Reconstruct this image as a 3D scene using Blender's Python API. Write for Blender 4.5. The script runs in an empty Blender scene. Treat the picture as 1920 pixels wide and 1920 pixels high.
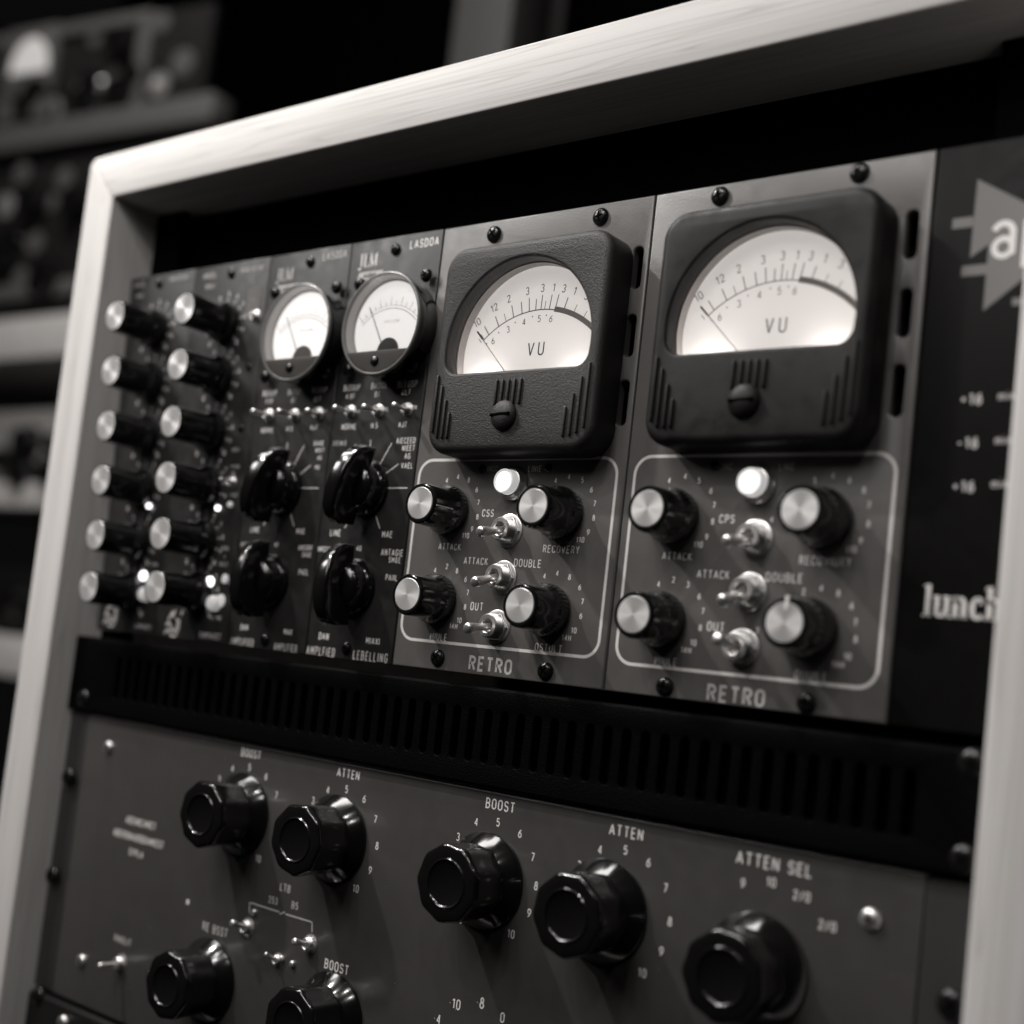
import bpy, bmesh, math, random
from mathutils import Vector, Matrix
from mathutils.geometry import tessellate_polygon
random.seed(7)
D = bpy.data
sc = bpy.context.scene
COL = sc.collection
PI = math.pi
CM = 0.01        # all lengths below are centimetres on the rack front: x right, y into the rack, z up

# ================================================================== camera
CR = ((0.778949, 0.616872, 0.112724), (0.039153, 0.131565, -0.990534), (-0.625863, 0.775989, 0.078330))
CC = (41.8472, -28.3282, 0.3611)
CF, CX, CY = 2448.27, 938.77, 1056.25
cam = D.objects.new('camera', D.cameras.new('camera'))
COL.objects.link(cam)
R3 = Matrix(((CR[0][0], -CR[1][0], -CR[2][0]), (CR[0][1], -CR[1][1], -CR[2][1]), (CR[0][2], -CR[1][2], -CR[2][2])))
cam.matrix_world = Matrix.Translation(Vector(CC) * CM) @ R3.to_4x4()
cam.data.sensor_width = 36
cam.data.lens = CF / 1920 * 36
cam.data.shift_x = (960 - CX) / 1920
cam.data.shift_y = (CY - 960) / 1920
cam.data.clip_start = 0.01
cam.data.clip_end = 20
cam.data.dof.use_dof = True
cam.data.dof.focus_distance = 0.362
cam.data.dof.aperture_fstop = 6.3
cam.data.dof.aperture_blades = 0
sc.camera = cam


def P(u, v, y=0.0):
    """point of the rack (cm) seen at pixel (u, v) of the photograph on the plane at depth y"""
    a, b = (u - CX) / CF, (v - CY) / CF
    d = [CR[0][i] * a + CR[1][i] * b + CR[2][i] for i in range(3)]
    s = (y - CC[1]) / d[1]
    return (CC[0] + s * d[0], y, CC[2] + s * d[2])


# ================================================================== world, lamps, exposure
W = D.worlds.new('World')
sc.world = W
W.use_nodes = True
W.node_tree.nodes['Background'].inputs[0].default_value = (1, 0.97, 0.94, 1)
W.node_tree.nodes['Background'].inputs[1].default_value = 0.003
sc.view_settings.view_transform = 'Standard'
sc.view_settings.look = 'None'
sc.view_settings.exposure = 0
sc.view_settings.gamma = 1
sc.cycles.use_denoising = True
sc.cycles.max_bounces = 6
sc.cycles.sample_clamp_indirect = 6
WARM = (1.0, 0.972, 0.945)


def lamp(name, loc, target, power, size, shape='DISK'):
    l = D.lights.new(name, 'AREA')
    l.shape = shape
    l.size = size * CM
    l.energy = power
    l.color = WARM
    o = D.objects.new(name, l)
    COL.objects.link(o)
    o.location = Vector(loc) * CM
    o.rotation_euler = (Vector(target) - Vector(loc)).to_track_quat('-Z', 'Y').to_euler()
    return o


lamp('key_lamp', (-18, -27, 50), (6, 0, 8), 2.1, 2.5)
o = lamp('strip_lamp', (-16, -15, 62), (12, 0, 0), 2.6, 50)
o.data.shape = 'RECTANGLE'
o.data.size_y = 11 * CM
o.rotation_euler = (math.radians(18), 0, 0)
for k, (lx, ly, lz) in enumerate(((6, -44, 60), (18, -52, 55), (30, -43, 62))):      # bulbs of one ceiling fitting
    lamp('ceiling_bulb', (lx, ly, lz), (16, 0, 0), 0.42, 2.2)
lamp('third_lamp', (50, -46, 50), (20, 0, -4), 0.30, 2.5)
lamp('side_lamp', (-46, -46, 50), (5, 0, 8), 1.25, 18)
lamp('soft_fill_lamp', (10, -78, 62), (15, 0, 0), 2.5, 45)  # added broad fill that lightens the shadows on the panels
lamp('background_fill_lamp', (-40, -10, 130), (-75, 45, 30), 9.0, 20)  # unseen lamp added to brighten the background gear


# ================================================================== materials
def G(v, w=1.0):
    return (v, v * (1 - 0.035 * w), v * (1 - 0.06 * w), 1)


def new_mat(name):
    m = D.materials.new(name)
    m.use_nodes = True
    return m, m.node_tree, m.node_tree.nodes['Principled BSDF']


def mat(name, v, rough=0.5, metal=0.0, bump=None, spots=0.0, coat=0.0, w=1.0, rvar=0.0, spec=0.5, dust=0.0):
    """bump = (scale per metre, strength, distance in m); spots = soft uneven colour; rvar = uneven gloss"""
    m, nt, b = new_mat(name)
    b.inputs['Base Color'].default_value = G(v, w)
    b.inputs['Roughness'].default_value = rough
    b.inputs['Metallic'].default_value = metal
    b.inputs['Specular IOR Level'].default_value = spec
    b.inputs['Coat Weight'].default_value = coat
    b.inputs['Coat Roughness'].default_value = 0.08
    tc = nt.nodes.new('ShaderNodeTexCoord')
    if bump:
        n = nt.nodes.new('ShaderNodeTexNoise')
        n.inputs['Scale'].default_value = bump[0]
        n.inputs['Detail'].default_value = 3
        nt.links.new(tc.outputs['Object'], n.inputs['Vector'])
        bp = nt.nodes.new('ShaderNodeBump')
        bp.inputs['Strength'].default_value = bump[1]
        bp.inputs['Distance'].default_value = bump[2]
        nt.links.new(n.outputs['Fac'], bp.inputs['Height'])
        nt.links.new(bp.outputs['Normal'], b.inputs['Normal'])
    if spots:
        n = nt.nodes.new('ShaderNodeTexNoise')
        n.inputs['Scale'].default_value = 60
        n.inputs['Detail'].default_value = 6
        n.inputs['Roughness'].default_value = 0.6
        nt.links.new(tc.outputs['Object'], n.inputs['Vector'])
        r = nt.nodes.new('ShaderNodeValToRGB')
        r.color_ramp.elements[0].position = 0.3
        r.color_ramp.elements[0].color = G(v * (1 - spots), w)
        r.color_ramp.elements[1].position = 0.7
        r.color_ramp.elements[1].color = G(v * (1 + spots), w)
        nt.links.new(n.outputs['Fac'], r.inputs['Fac'])
        nt.links.new(r.outputs['Color'], b.inputs['Base Color'])
    if dust:
        vo = nt.nodes.new('ShaderNodeTexVoronoi')
        vo.inputs['Scale'].default_value = 260
        nt.links.new(tc.outputs['Object'], vo.inputs['Vector'])
        sp = nt.nodes.new('ShaderNodeSeparateColor')
        nt.links.new(vo.outputs['Color'], sp.inputs[0])
        sz = nt.nodes.new('ShaderNodeMath'); sz.operation = 'MULTIPLY_ADD'      # only some cells hold a speck
        sz.inputs[1].default_value = 0.16; sz.inputs[2].default_value = -0.10
        nt.links.new(sp.outputs[0], sz.inputs[0])
        lt = nt.nodes.new('ShaderNodeMath'); lt.operation = 'LESS_THAN'
        nt.links.new(vo.outputs['Distance'], lt.inputs[0]); nt.links.new(sz.outputs[0], lt.inputs[1])
        am = nt.nodes.new('ShaderNodeMath'); am.operation = 'MULTIPLY'; am.inputs[1].default_value = dust
        nt.links.new(lt.outputs[0], am.inputs[0])
        mx = nt.nodes.new('ShaderNodeMixRGB')
        nt.links.new(am.outputs[0], mx.inputs[0])
        src = b.inputs['Base Color'].links
        if src: nt.links.new(src[0].from_socket, mx.inputs[1])
        else: mx.inputs[1].default_value = G(v, w)
        mx.inputs[2].default_value = G(0.4)
        nt.links.new(mx.outputs[0], b.inputs['Base Color'])
    if rvar:
        n = nt.nodes.new('ShaderNodeTexNoise')
        n.inputs['Scale'].default_value = 220
        n.inputs['Detail'].default_value = 8
        nt.links.new(tc.outputs['Object'], n.inputs['Vector'])
        mr = nt.nodes.new('ShaderNodeMapRange')
        mr.inputs['From Min'].default_value = 0.3
        mr.inputs['From Max'].default_value = 0.7
        mr.inputs['To Min'].default_value = max(0.02, rough - rvar)
        mr.inputs['To Max'].default_value = min(1, rough + rvar)
        nt.links.new(n.outputs['Fac'], mr.inputs['Value'])
        nt.links.new(mr.outputs['Result'], b.inputs['Roughness'])
    return m


def wood(name, axis):
    m, nt, b = new_mat(name)
    tc = nt.nodes.new('ShaderNodeTexCoord')

    def noise(scale, sx, det=4, rgh=0.55):
        mp = nt.nodes.new('ShaderNodeMapping')
        s = [1, 1, 1]
        s[axis] = sx
        mp.inputs['Scale'].default_value = s
        nt.links.new(tc.outputs['Object'], mp.inputs['Vector'])
        n = nt.nodes.new('ShaderNodeTexNoise')
        n.inputs['Scale'].default_value = scale
        n.inputs['Detail'].default_value = det
        n.inputs['Roughness'].default_value = rgh
        nt.links.new(mp.outputs['Vector'], n.inputs['Vector'])
        return n
    a = noise(260, 0.02)
    ra = nt.nodes.new('ShaderNodeValToRGB')
    ra.color_ramp.elements[0].position = 0.30
    ra.color_ramp.elements[0].color = G(0.54, 1.1)
    ra.color_ramp.elements[1].position = 0.50
    ra.color_ramp.elements[1].color = G(0.63, 0.9)
    nt.links.new(a.outputs['Fac'], ra.inputs['Fac'])
    c = noise(1500, 0.008, 3)
    rc = nt.nodes.new('ShaderNodeValToRGB')
    rc.color_ramp.elements[0].position = 0.36
    rc.color_ramp.elements[0].color = (0.80, 0.80, 0.79, 1)
    rc.color_ramp.elements[1].position = 0.46
    rc.color_ramp.elements[1].color = (1, 1, 1, 1)
    nt.links.new(c.outputs['Fac'], rc.inputs['Fac'])
    # growth lines: thin contours of a noise drawn out along the board
    f = noise(120, 0.03, 2, 0.4)
    mu = nt.nodes.new('ShaderNodeMath'); mu.operation = 'MULTIPLY'; mu.inputs[1].default_value = 16
    nt.links.new(f.outputs['Fac'], mu.inputs[0])
    fr = nt.nodes.new('ShaderNodeMath'); fr.operation = 'FRACT'
    nt.links.new(mu.outputs[0], fr.inputs[0])
    rf = nt.nodes.new('ShaderNodeValToRGB')
    rf.color_ramp.elements[0].position = 0.0
    rf.color_ramp.elements[0].color = (0.84, 0.83, 0.82, 1)
    rf.color_ramp.elements[1].position = 0.30
    rf.color_ramp.elements[1].color = (1, 1, 1, 1)
    e = rf.color_ramp.elements.new(0.93); e.color = (0.97, 0.97, 0.97, 1)
    e = rf.color_ramp.elements.new(1.0); e.color = (0.84, 0.83, 0.82, 1)
    nt.links.new(fr.outputs[0], rf.inputs['Fac'])
    m1 = nt.nodes.new('ShaderNodeMixRGB')
    m1.blend_type = 'MULTIPLY'
    m1.inputs[0].default_value = 0.5
    nt.links.new(ra.outputs['Color'], m1.inputs[1])
    nt.links.new(rc.outputs['Color'], m1.inputs[2])
    m2 = nt.nodes.new('ShaderNodeMixRGB')
    m2.blend_type = 'MULTIPLY'
    m2.inputs[0].default_value = 1
    nt.links.new(m1.outputs['Color'], m2.inputs[1])
    nt.links.new(rf.outputs['Color'], m2.inputs[2])
    nt.links.new(m2.outputs['Color'], b.inputs['Base Color'])
    b.inputs['Roughness'].default_value = 0.68
    b.inputs['Specular IOR Level'].default_value = 0.25
    bp = nt.nodes.new('ShaderNodeBump')
    bp.inputs['Strength'].default_value = 0.2
    bp.inputs['Distance'].default_value = 0.0001
    nt.links.new(c.outputs['Fac'], bp.inputs['Height'])
    nt.links.new(bp.outputs['Normal'], b.inputs['Normal'])
    return m


def spun(name):
    """turned aluminium disc: highlights fan out from its centre"""
    m, nt, b = new_mat(name)
    b.inputs['Base Color'].default_value = G(0.80, 0.5)
    b.inputs['Metallic'].default_value = 0.6
    b.inputs['Roughness'].default_value = 0.36
    b.inputs['Anisotropic'].default_value = 0.75
    t = nt.nodes.new('ShaderNodeTangent')
    t.direction_type = 'RADIAL'
    t.axis = 'Y'
    nt.links.new(t.outputs['Tangent'], b.inputs['Tangent'])
    # concentric turning lines
    tc = nt.nodes.new('ShaderNodeTexCoord')
    sx = nt.nodes.new('ShaderNodeSeparateXYZ')
    nt.links.new(tc.outputs['Object'], sx.inputs['Vector'])
    cb = nt.nodes.new('ShaderNodeCombineXYZ')
    nt.links.new(sx.outputs['X'], cb.inputs['X'])
    nt.links.new(sx.outputs['Z'], cb.inputs['Y'])
    ln = nt.nodes.new('ShaderNodeVectorMath')
    ln.operation = 'LENGTH'
    nt.links.new(cb.outputs['Vector'], ln.inputs[0])
    n = nt.nodes.new('ShaderNodeTexNoise')
    n.noise_dimensions = '1D'
    n.inputs['Scale'].default_value = 6000
    nt.links.new(ln.outputs['Value'], n.inputs['W'])
    mr = nt.nodes.new('ShaderNodeMapRange')
    mr.inputs['To Min'].default_value = 0.28
    mr.inputs['To Max'].default_value = 0.46
    nt.links.new(n.outputs['Fac'], mr.inputs['Value'])
    nt.links.new(mr.outputs['Result'], b.inputs['Roughness'])
    return m


def spun_dark(name):
    m = spun(name)
    b = m.node_tree.nodes['Principled BSDF']
    b.inputs['Base Color'].default_value = G(0.20, 0.5)
    b.inputs['Metallic'].default_value = 1.0
    b.inputs['Anisotropic'].default_value = 0.85
    for n in m.node_tree.nodes:
        if n.type == 'MAP_RANGE':
            n.inputs['To Min'].default_value = 0.16
            n.inputs['To Max'].default_value = 0.30
    return m


def emit(name, v, s, w=0.6):
    m, nt, b = new_mat(name)
    b.inputs['Base Color'].default_value = G(0.6, w)
    b.inputs['Emission Color'].default_value = G(v, w)
    b.inputs['Emission Strength'].default_value = s
    b.inputs['Roughness'].default_value = 0.25
    return m


def glass(name, gloss=1.0):
    m, nt, b = new_mat(name)
    out = nt.nodes['Material Output']
    tr = nt.nodes.new('ShaderNodeBsdfTransparent')
    tr.inputs[0].default_value = (0.97, 0.96, 0.95, 1)
    gl = nt.nodes.new('ShaderNodeBsdfGlossy')
    gl.inputs['Roughness'].default_value = 0.07
    fr = nt.nodes.new('ShaderNodeFresnel')
    fr.inputs[0].default_value = 1.45
    mx = nt.nodes.new('ShaderNodeMixShader')
    nt.links.new(fr.outputs[0], mx.inputs[0])
    nt.links.new(tr.outputs[0], mx.inputs[1])
    nt.links.new(gl.outputs[0], mx.inputs[2])
    nt.links.new(mx.outputs[0], out.inputs[0])
    nt.nodes.remove(b)
    return m


M = dict(
    post=mat('dim_post_paint', 0.045, 0.6, spec=0.2), hub=mat('meter_hub', 0.06, 0.4), wood_x=wood('maple_along_x', 0), wood_z=wood('maple_along_z', 2),
    steel=mat('hammered_grey_enamel', 0.125, 0.36, 0, (1900, 0.35, 0.00012), 0.06, rvar=0.05, dust=0.15, w=1.5),
    steel2=mat('satin_grey_enamel', 0.020, 0.42, 0, (2600, 0.2, 0.00006), 0.12, rvar=0.10, dust=0.2),
    steel3=mat('eq_grey_enamel', 0.056, 0.36, 0, (3000, 0.12, 0.00004), 0.05, coat=0.15, rvar=0.06, dust=0.6, w=1.7),
    ear=mat('eq_ear_darker', 0.034, 0.4, 0, (3000, 0.12, 0.00004), 0.06),  # ears toned darker than the main panel
    bezel=mat('pebbled_bezel_plastic', 0.020, 0.48, 0, (3000, 0.95, 0.00022), 0.25, w=1.6, spec=0.35),
    bezel2=mat('worn_bezel_plastic', 0.012, 0.50, 0, (2600, 0.3, 0.0001), 0.6, w=1.6, spec=0.22, rvar=0.12),
    black=mat('gloss_black_plastic', 0.006, 0.16, 0, None, 0, coat=0.4, rvar=0.05),
    satin=mat('satin_black', 0.006, 0.5, 0, (2500, 0.3, 0.0001), spec=0.3),
    crinkle=mat('powder_coat_black', 0.002, 0.45, 0, (2400, 0.9, 0.00022), 0.2, spec=0.03),
    apiblack=mat('api_black_panel', 0.006, 0.42, 0, (2500, 0.1, 0.00005), rvar=0.05, spec=0.08),
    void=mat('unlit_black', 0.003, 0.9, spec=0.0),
    liner=mat('meter_liner', 0.16, 0.6, w=1.8),
    dial=emit('backlit_vu_card', 1.0, 0.42, 1.1),
    cover=mat('meter_cover_grey', 0.40, 0.4), rimgrey=mat('meter_rim_grey', 0.14, 0.3, coat=0.3), cup=mat('meter_cup_pale', 0.45, 0.4),
    ink=mat('dial_ink', 0.02, 0.6),
    inkgrey=mat('dial_red_zone_ink', 0.17, 0.6, w=2),
    print_=mat('white_screen_print', 0.80, 0.55),
    printdim=mat('grey_screen_print', 0.52, 0.55),
    printlogo=mat('dim_logo_print', 0.15, 0.55),
    printline=mat('cream_line_print', 0.78, 0.5),
    chrome=mat('nickel_plate', 0.78, 0.33, 0.88, rvar=0.06, w=0.6),
    blackscrew=mat('black_oxide_screw', 0.012, 0.20, 0.2, rvar=0.08),
    spun=spun('turned_aluminium'),
    skirt=mat('glossy_knob_skirt', 0.006, 0.15, 0.0, coat=0.35, rvar=0.04), edge=mat('edge_highlight_metal', 0.72, 0.40, 0.3), lens=emit('lit_lamp_rim', 1.0, 0.40),  # the pale edge tone stands in for a highlight line
    rdial1=emit('bright_backlit_dial', 1.0, 0.92), rdial2=emit('backlit_dial', 1.0, 0.68), lampcap=emit('lit_lamp_cap', 1.0, 1.0), led=emit('lit_led', 1.0, 3.0), leddim=emit('dim_led', 1.0, 0.25),
    glass=glass('meter_glass'),
    bgwood=mat('background_wood', 0.50, 0.5, spots=0.1), bgdark=mat('background_panel', 0.014, 0.6, spots=0.2, spec=0.08),
    bglight=mat('background_light_panel', 0.20, 0.5, spots=0.1), bggrey=mat('background_frame', 0.09, 0.5),
    wall=mat('dark_wall', 0.004, 0.9, spec=0.0),
)


# ================================================================== mesh helpers (cm)
def finish(name, bm, m, smooth=35):
    me = D.meshes.new(name)
    bmesh.ops.recalc_face_normals(bm, faces=bm.faces) if bm.faces else None
    if name == 'glass' and sum(f.normal.y for f in bm.faces) > 0:
        bmesh.ops.reverse_faces(bm, faces=bm.faces)
    bm.transform(Matrix.Scale(CM, 4))
    bm.to_mesh(me)
    bm.free()
    if smooth and me.polygons:
        me.shade_smooth()
        me.set_sharp_from_angle(angle=math.radians(smooth))
    me.materials.append(m)
    return me


def rrect(x0, z0, x1, z1, r, n=6):
    pts = []
    for cx, cz, a0 in ((x1 - r, z1 - r, 0), (x0 + r, z1 - r, 90), (x0 + r, z0 + r, 180), (x1 - r, z0 + r, 270)):
        for k in range(n + 1):
            a = math.radians(a0 + 90 * k / n)
            pts.append((cx + r * math.cos(a), cz + r * math.sin(a)))
    return pts


def circ(cx, cz, r, n=28):
    return [(cx + r * math.cos(2 * PI * k / n), cz + r * math.sin(2 * PI * k / n)) for k in range(n)]


def area2(p):
    return sum(p[i][0] * p[(i + 1) % len(p)][1] - p[(i + 1) % len(p)][0] * p[i][1] for i in range(len(p)))


def inset(p, d):
    """move an anticlockwise contour inwards by d"""
    out = []
    n = len(p)
    for i in range(n):
        a, b, c = Vector(p[i - 1]), Vector(p[i]), Vector(p[(i + 1) % n])
        e1, e2 = (b - a), (c - b)
        if e1.length < 1e-9 or e2.length < 1e-9:
            out.append(tuple(b)); continue
        n1 = Vector((-e1.y, e1.x)).normalized(); n2 = Vector((-e2.y, e2.x)).normalized()
        m = n1 + n2
        m = m / max(0.25, m.dot(m) / 2)
        out.append((b.x + m.x * d, b.y + m.y * d))
    return out


def plate_bm(outline, holes=(), y0=0.0, y1=-0.3, bevel=0.03, back=True, bm=None, seg=3, hbevel=None):
    """solid sheet between y0 (back) and y1 (front) with rounded front edges and real holes"""
    bm = bm or bmesh.new()
    cs = []
    for i, c in enumerate([outline] + list(holes)):
        c = list(c)
        if area2(c) < 0:
            c.reverse()
        cs.append(c)
    hb = bevel if hbevel is None else hbevel
    last, first = [], []
    for i, c in enumerate(cs):
        bv = bevel if i == 0 else hb
        rings = [(y0, 0), (y1 + bv, 0)]
        if bv > 0:
            for k in range(1, seg + 1):
                a = PI / 2 * k / seg
                rings.append((y1 + bv * (1 - math.sin(a)), bv * (1 - math.cos(a))))
        prev = None
        for (y, o) in rings:
            q = inset(c, o if i == 0 else -o) if o else c
            vs = [bm.verts.new((x, y, z)) for x, z in q]
            if prev:
                n = len(vs)
                for k in range(n):
                    bm.faces.new((prev[k], prev[(k + 1) % n], vs[(k + 1) % n], vs[k]))
            else:
                first.append((q, vs))
            prev = vs
        last.append((q, prev))
    for grp in ((last, first) if back else (last,)):
        polys = [[Vector((x, z, 0)) for x, z in q] for q, _ in grp]
        allv = [v for _, vs in grp for v in vs]
        for t in tessellate_polygon(polys):
            try:
                bm.faces.new([allv[k] for k in t])
            except ValueError:
                pass
    return bm


def lathe_bm(prof, seg=40, mod=None, bm=None, c=(0, 0)):
    """profile of (radius, distance in front of the plane); mod(angle, r, d) scales the radius"""
    bm = bm or bmesh.new()
    prev = None
    for r, d in prof:
        if r < 1e-6:
            cur = [bm.verts.new((c[0], -d, c[1]))]
        else:
            cur = []
            for k in range(seg):
                a = 2 * PI * k / seg
                rr = r * (mod(a, r, d) if mod else 1)
                cur.append(bm.verts.new((c[0] + rr * math.cos(a), -d, c[1] + rr * math.sin(a))))
        if prev:
            for k in range(seg):
                a, b = prev[k % len(prev)], prev[(k + 1) % len(prev)]
                e, f = cur[(k + 1) % len(cur)], cur[k % len(cur)]
                vs = []
                for v in (a, b, e, f):
                    if v not in vs:
                        vs.append(v)
                if len(vs) > 2:
                    bm.faces.new(vs)
        prev = cur
    return bm


def box_bm(x0, x1, y0, y1, z0, z1, bevel=0.0, bm=None, seg=2):
    b2 = bmesh.new()
    bmesh.ops.create_cube(b2, size=1)
    for v in b2.verts:
        v.co = Vector(((x0 + x1) / 2 + v.co.x * (x1 - x0), (y0 + y1) / 2 + v.co.y * (y1 - y0), (z0 + z1) / 2 + v.co.z * (z1 - z0)))
    if bevel:
        bmesh.ops.bevel(b2, geom=b2.edges[:], offset=bevel, segments=seg, affect='EDGES', profile=0.5)
    if bm is None:
        return b2
    me = D.meshes.new('t'); b2.to_mesh(me); b2.free(); bm.from_mesh(me); D.meshes.remove(me)
    return bm


def rod_bm(p0, p1, prof, seg=20, bm=None):
    """lathe along p0->p1; profile of (radius, fraction of the length)"""
    p0, p1 = Vector(p0), Vector(p1)
    d = p1 - p0
    L = d.length
    q = d.to_track_quat('Z', 'Y').to_matrix()
    bm = bm or bmesh.new()
    prev = None
    for r, t in prof:
        if r < 1e-6:
            cur = [bm.verts.new(p0 + d * t)]
        else:
            cur = [bm.verts.new(p0 + d * t + q @ Vector((r * math.cos(2 * PI * k / seg), r * math.sin(2 * PI * k / seg), 0))) for k in range(seg)]
        if prev:
            for k in range(seg):
                vs = []
                for v in (prev[k % len(prev)], prev[(k + 1) % len(prev)], cur[(k + 1) % len(cur)], cur[k % len(cur)]):
                    if v not in vs:
                        vs.append(v)
                if len(vs) > 2:
                    bm.faces.new(vs)
        prev = cur
    return bm


def ribbon_bm(pts, w, y, bm=None, closed=False):
    """flat printed line through (x, z) points"""
    bm = bm or bmesh.new()
    if not isinstance(w, (list, tuple)):
        pts = [p for i, p in enumerate(pts) if i == 0 or (Vector(p) - Vector(pts[i - 1])).length > 1e-5]
        # sharp turns: separate strokes instead of a stretched mitre
        if not closed:
            for i in range(1, len(pts) - 1):
                e1, e2 = Vector(pts[i]) - Vector(pts[i - 1]), Vector(pts[i + 1]) - Vector(pts[i])
                if e1.angle(e2) > math.radians(100):
                    ribbon_bm(pts[:i + 1], w, y, bm)
                    ribbon_bm(pts[i:], w, y - 0.0009, bm)
                    return bm
    n = len(pts)
    L, Rr = [], []
    for i in range(n):
        if closed:
            a, c = Vector(pts[i - 1]), Vector(pts[(i + 1) % n])
        else:
            a, c = Vector(pts[max(0, i - 1)]), Vector(pts[min(n - 1, i + 1)])
        b = Vector(pts[i])
        e1 = (b - a).normalized() if (b - a).length > 1e-9 else (c - b).normalized()
        e2 = (c - b).normalized() if (c - b).length > 1e-9 else e1
        n1, n2 = Vector((-e1.y, e1.x)), Vector((-e2.y, e2.x))
        m = n1 + n2
        m = m / max(0.5, m.dot(m) / 2)
        ww = w[i] if isinstance(w, (list, tuple)) else w
        L.append(bm.verts.new((b.x + m.x * ww / 2, y, b.y + m.y * ww / 2)))
        Rr.append(bm.verts.new((b.x - m.x * ww / 2, y, b.y - m.y * ww / 2)))
    for i in range(n if closed else n - 1):
        j = (i + 1) % n
        bm.faces.new((L[i], L[j], Rr[j], Rr[i]))
    return bm


TEXTC = {}


def ell(cx, cy, rx, ry, a0, a1, n=None):
    n = n or max(3, int(abs(a1 - a0) / 18))
    return [(cx + rx * math.cos(math.radians(a0 + (a1 - a0) * k / n)), cy + ry * math.sin(math.radians(a0 + (a1 - a0) * k / n))) for k in range(n + 1)]


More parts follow.
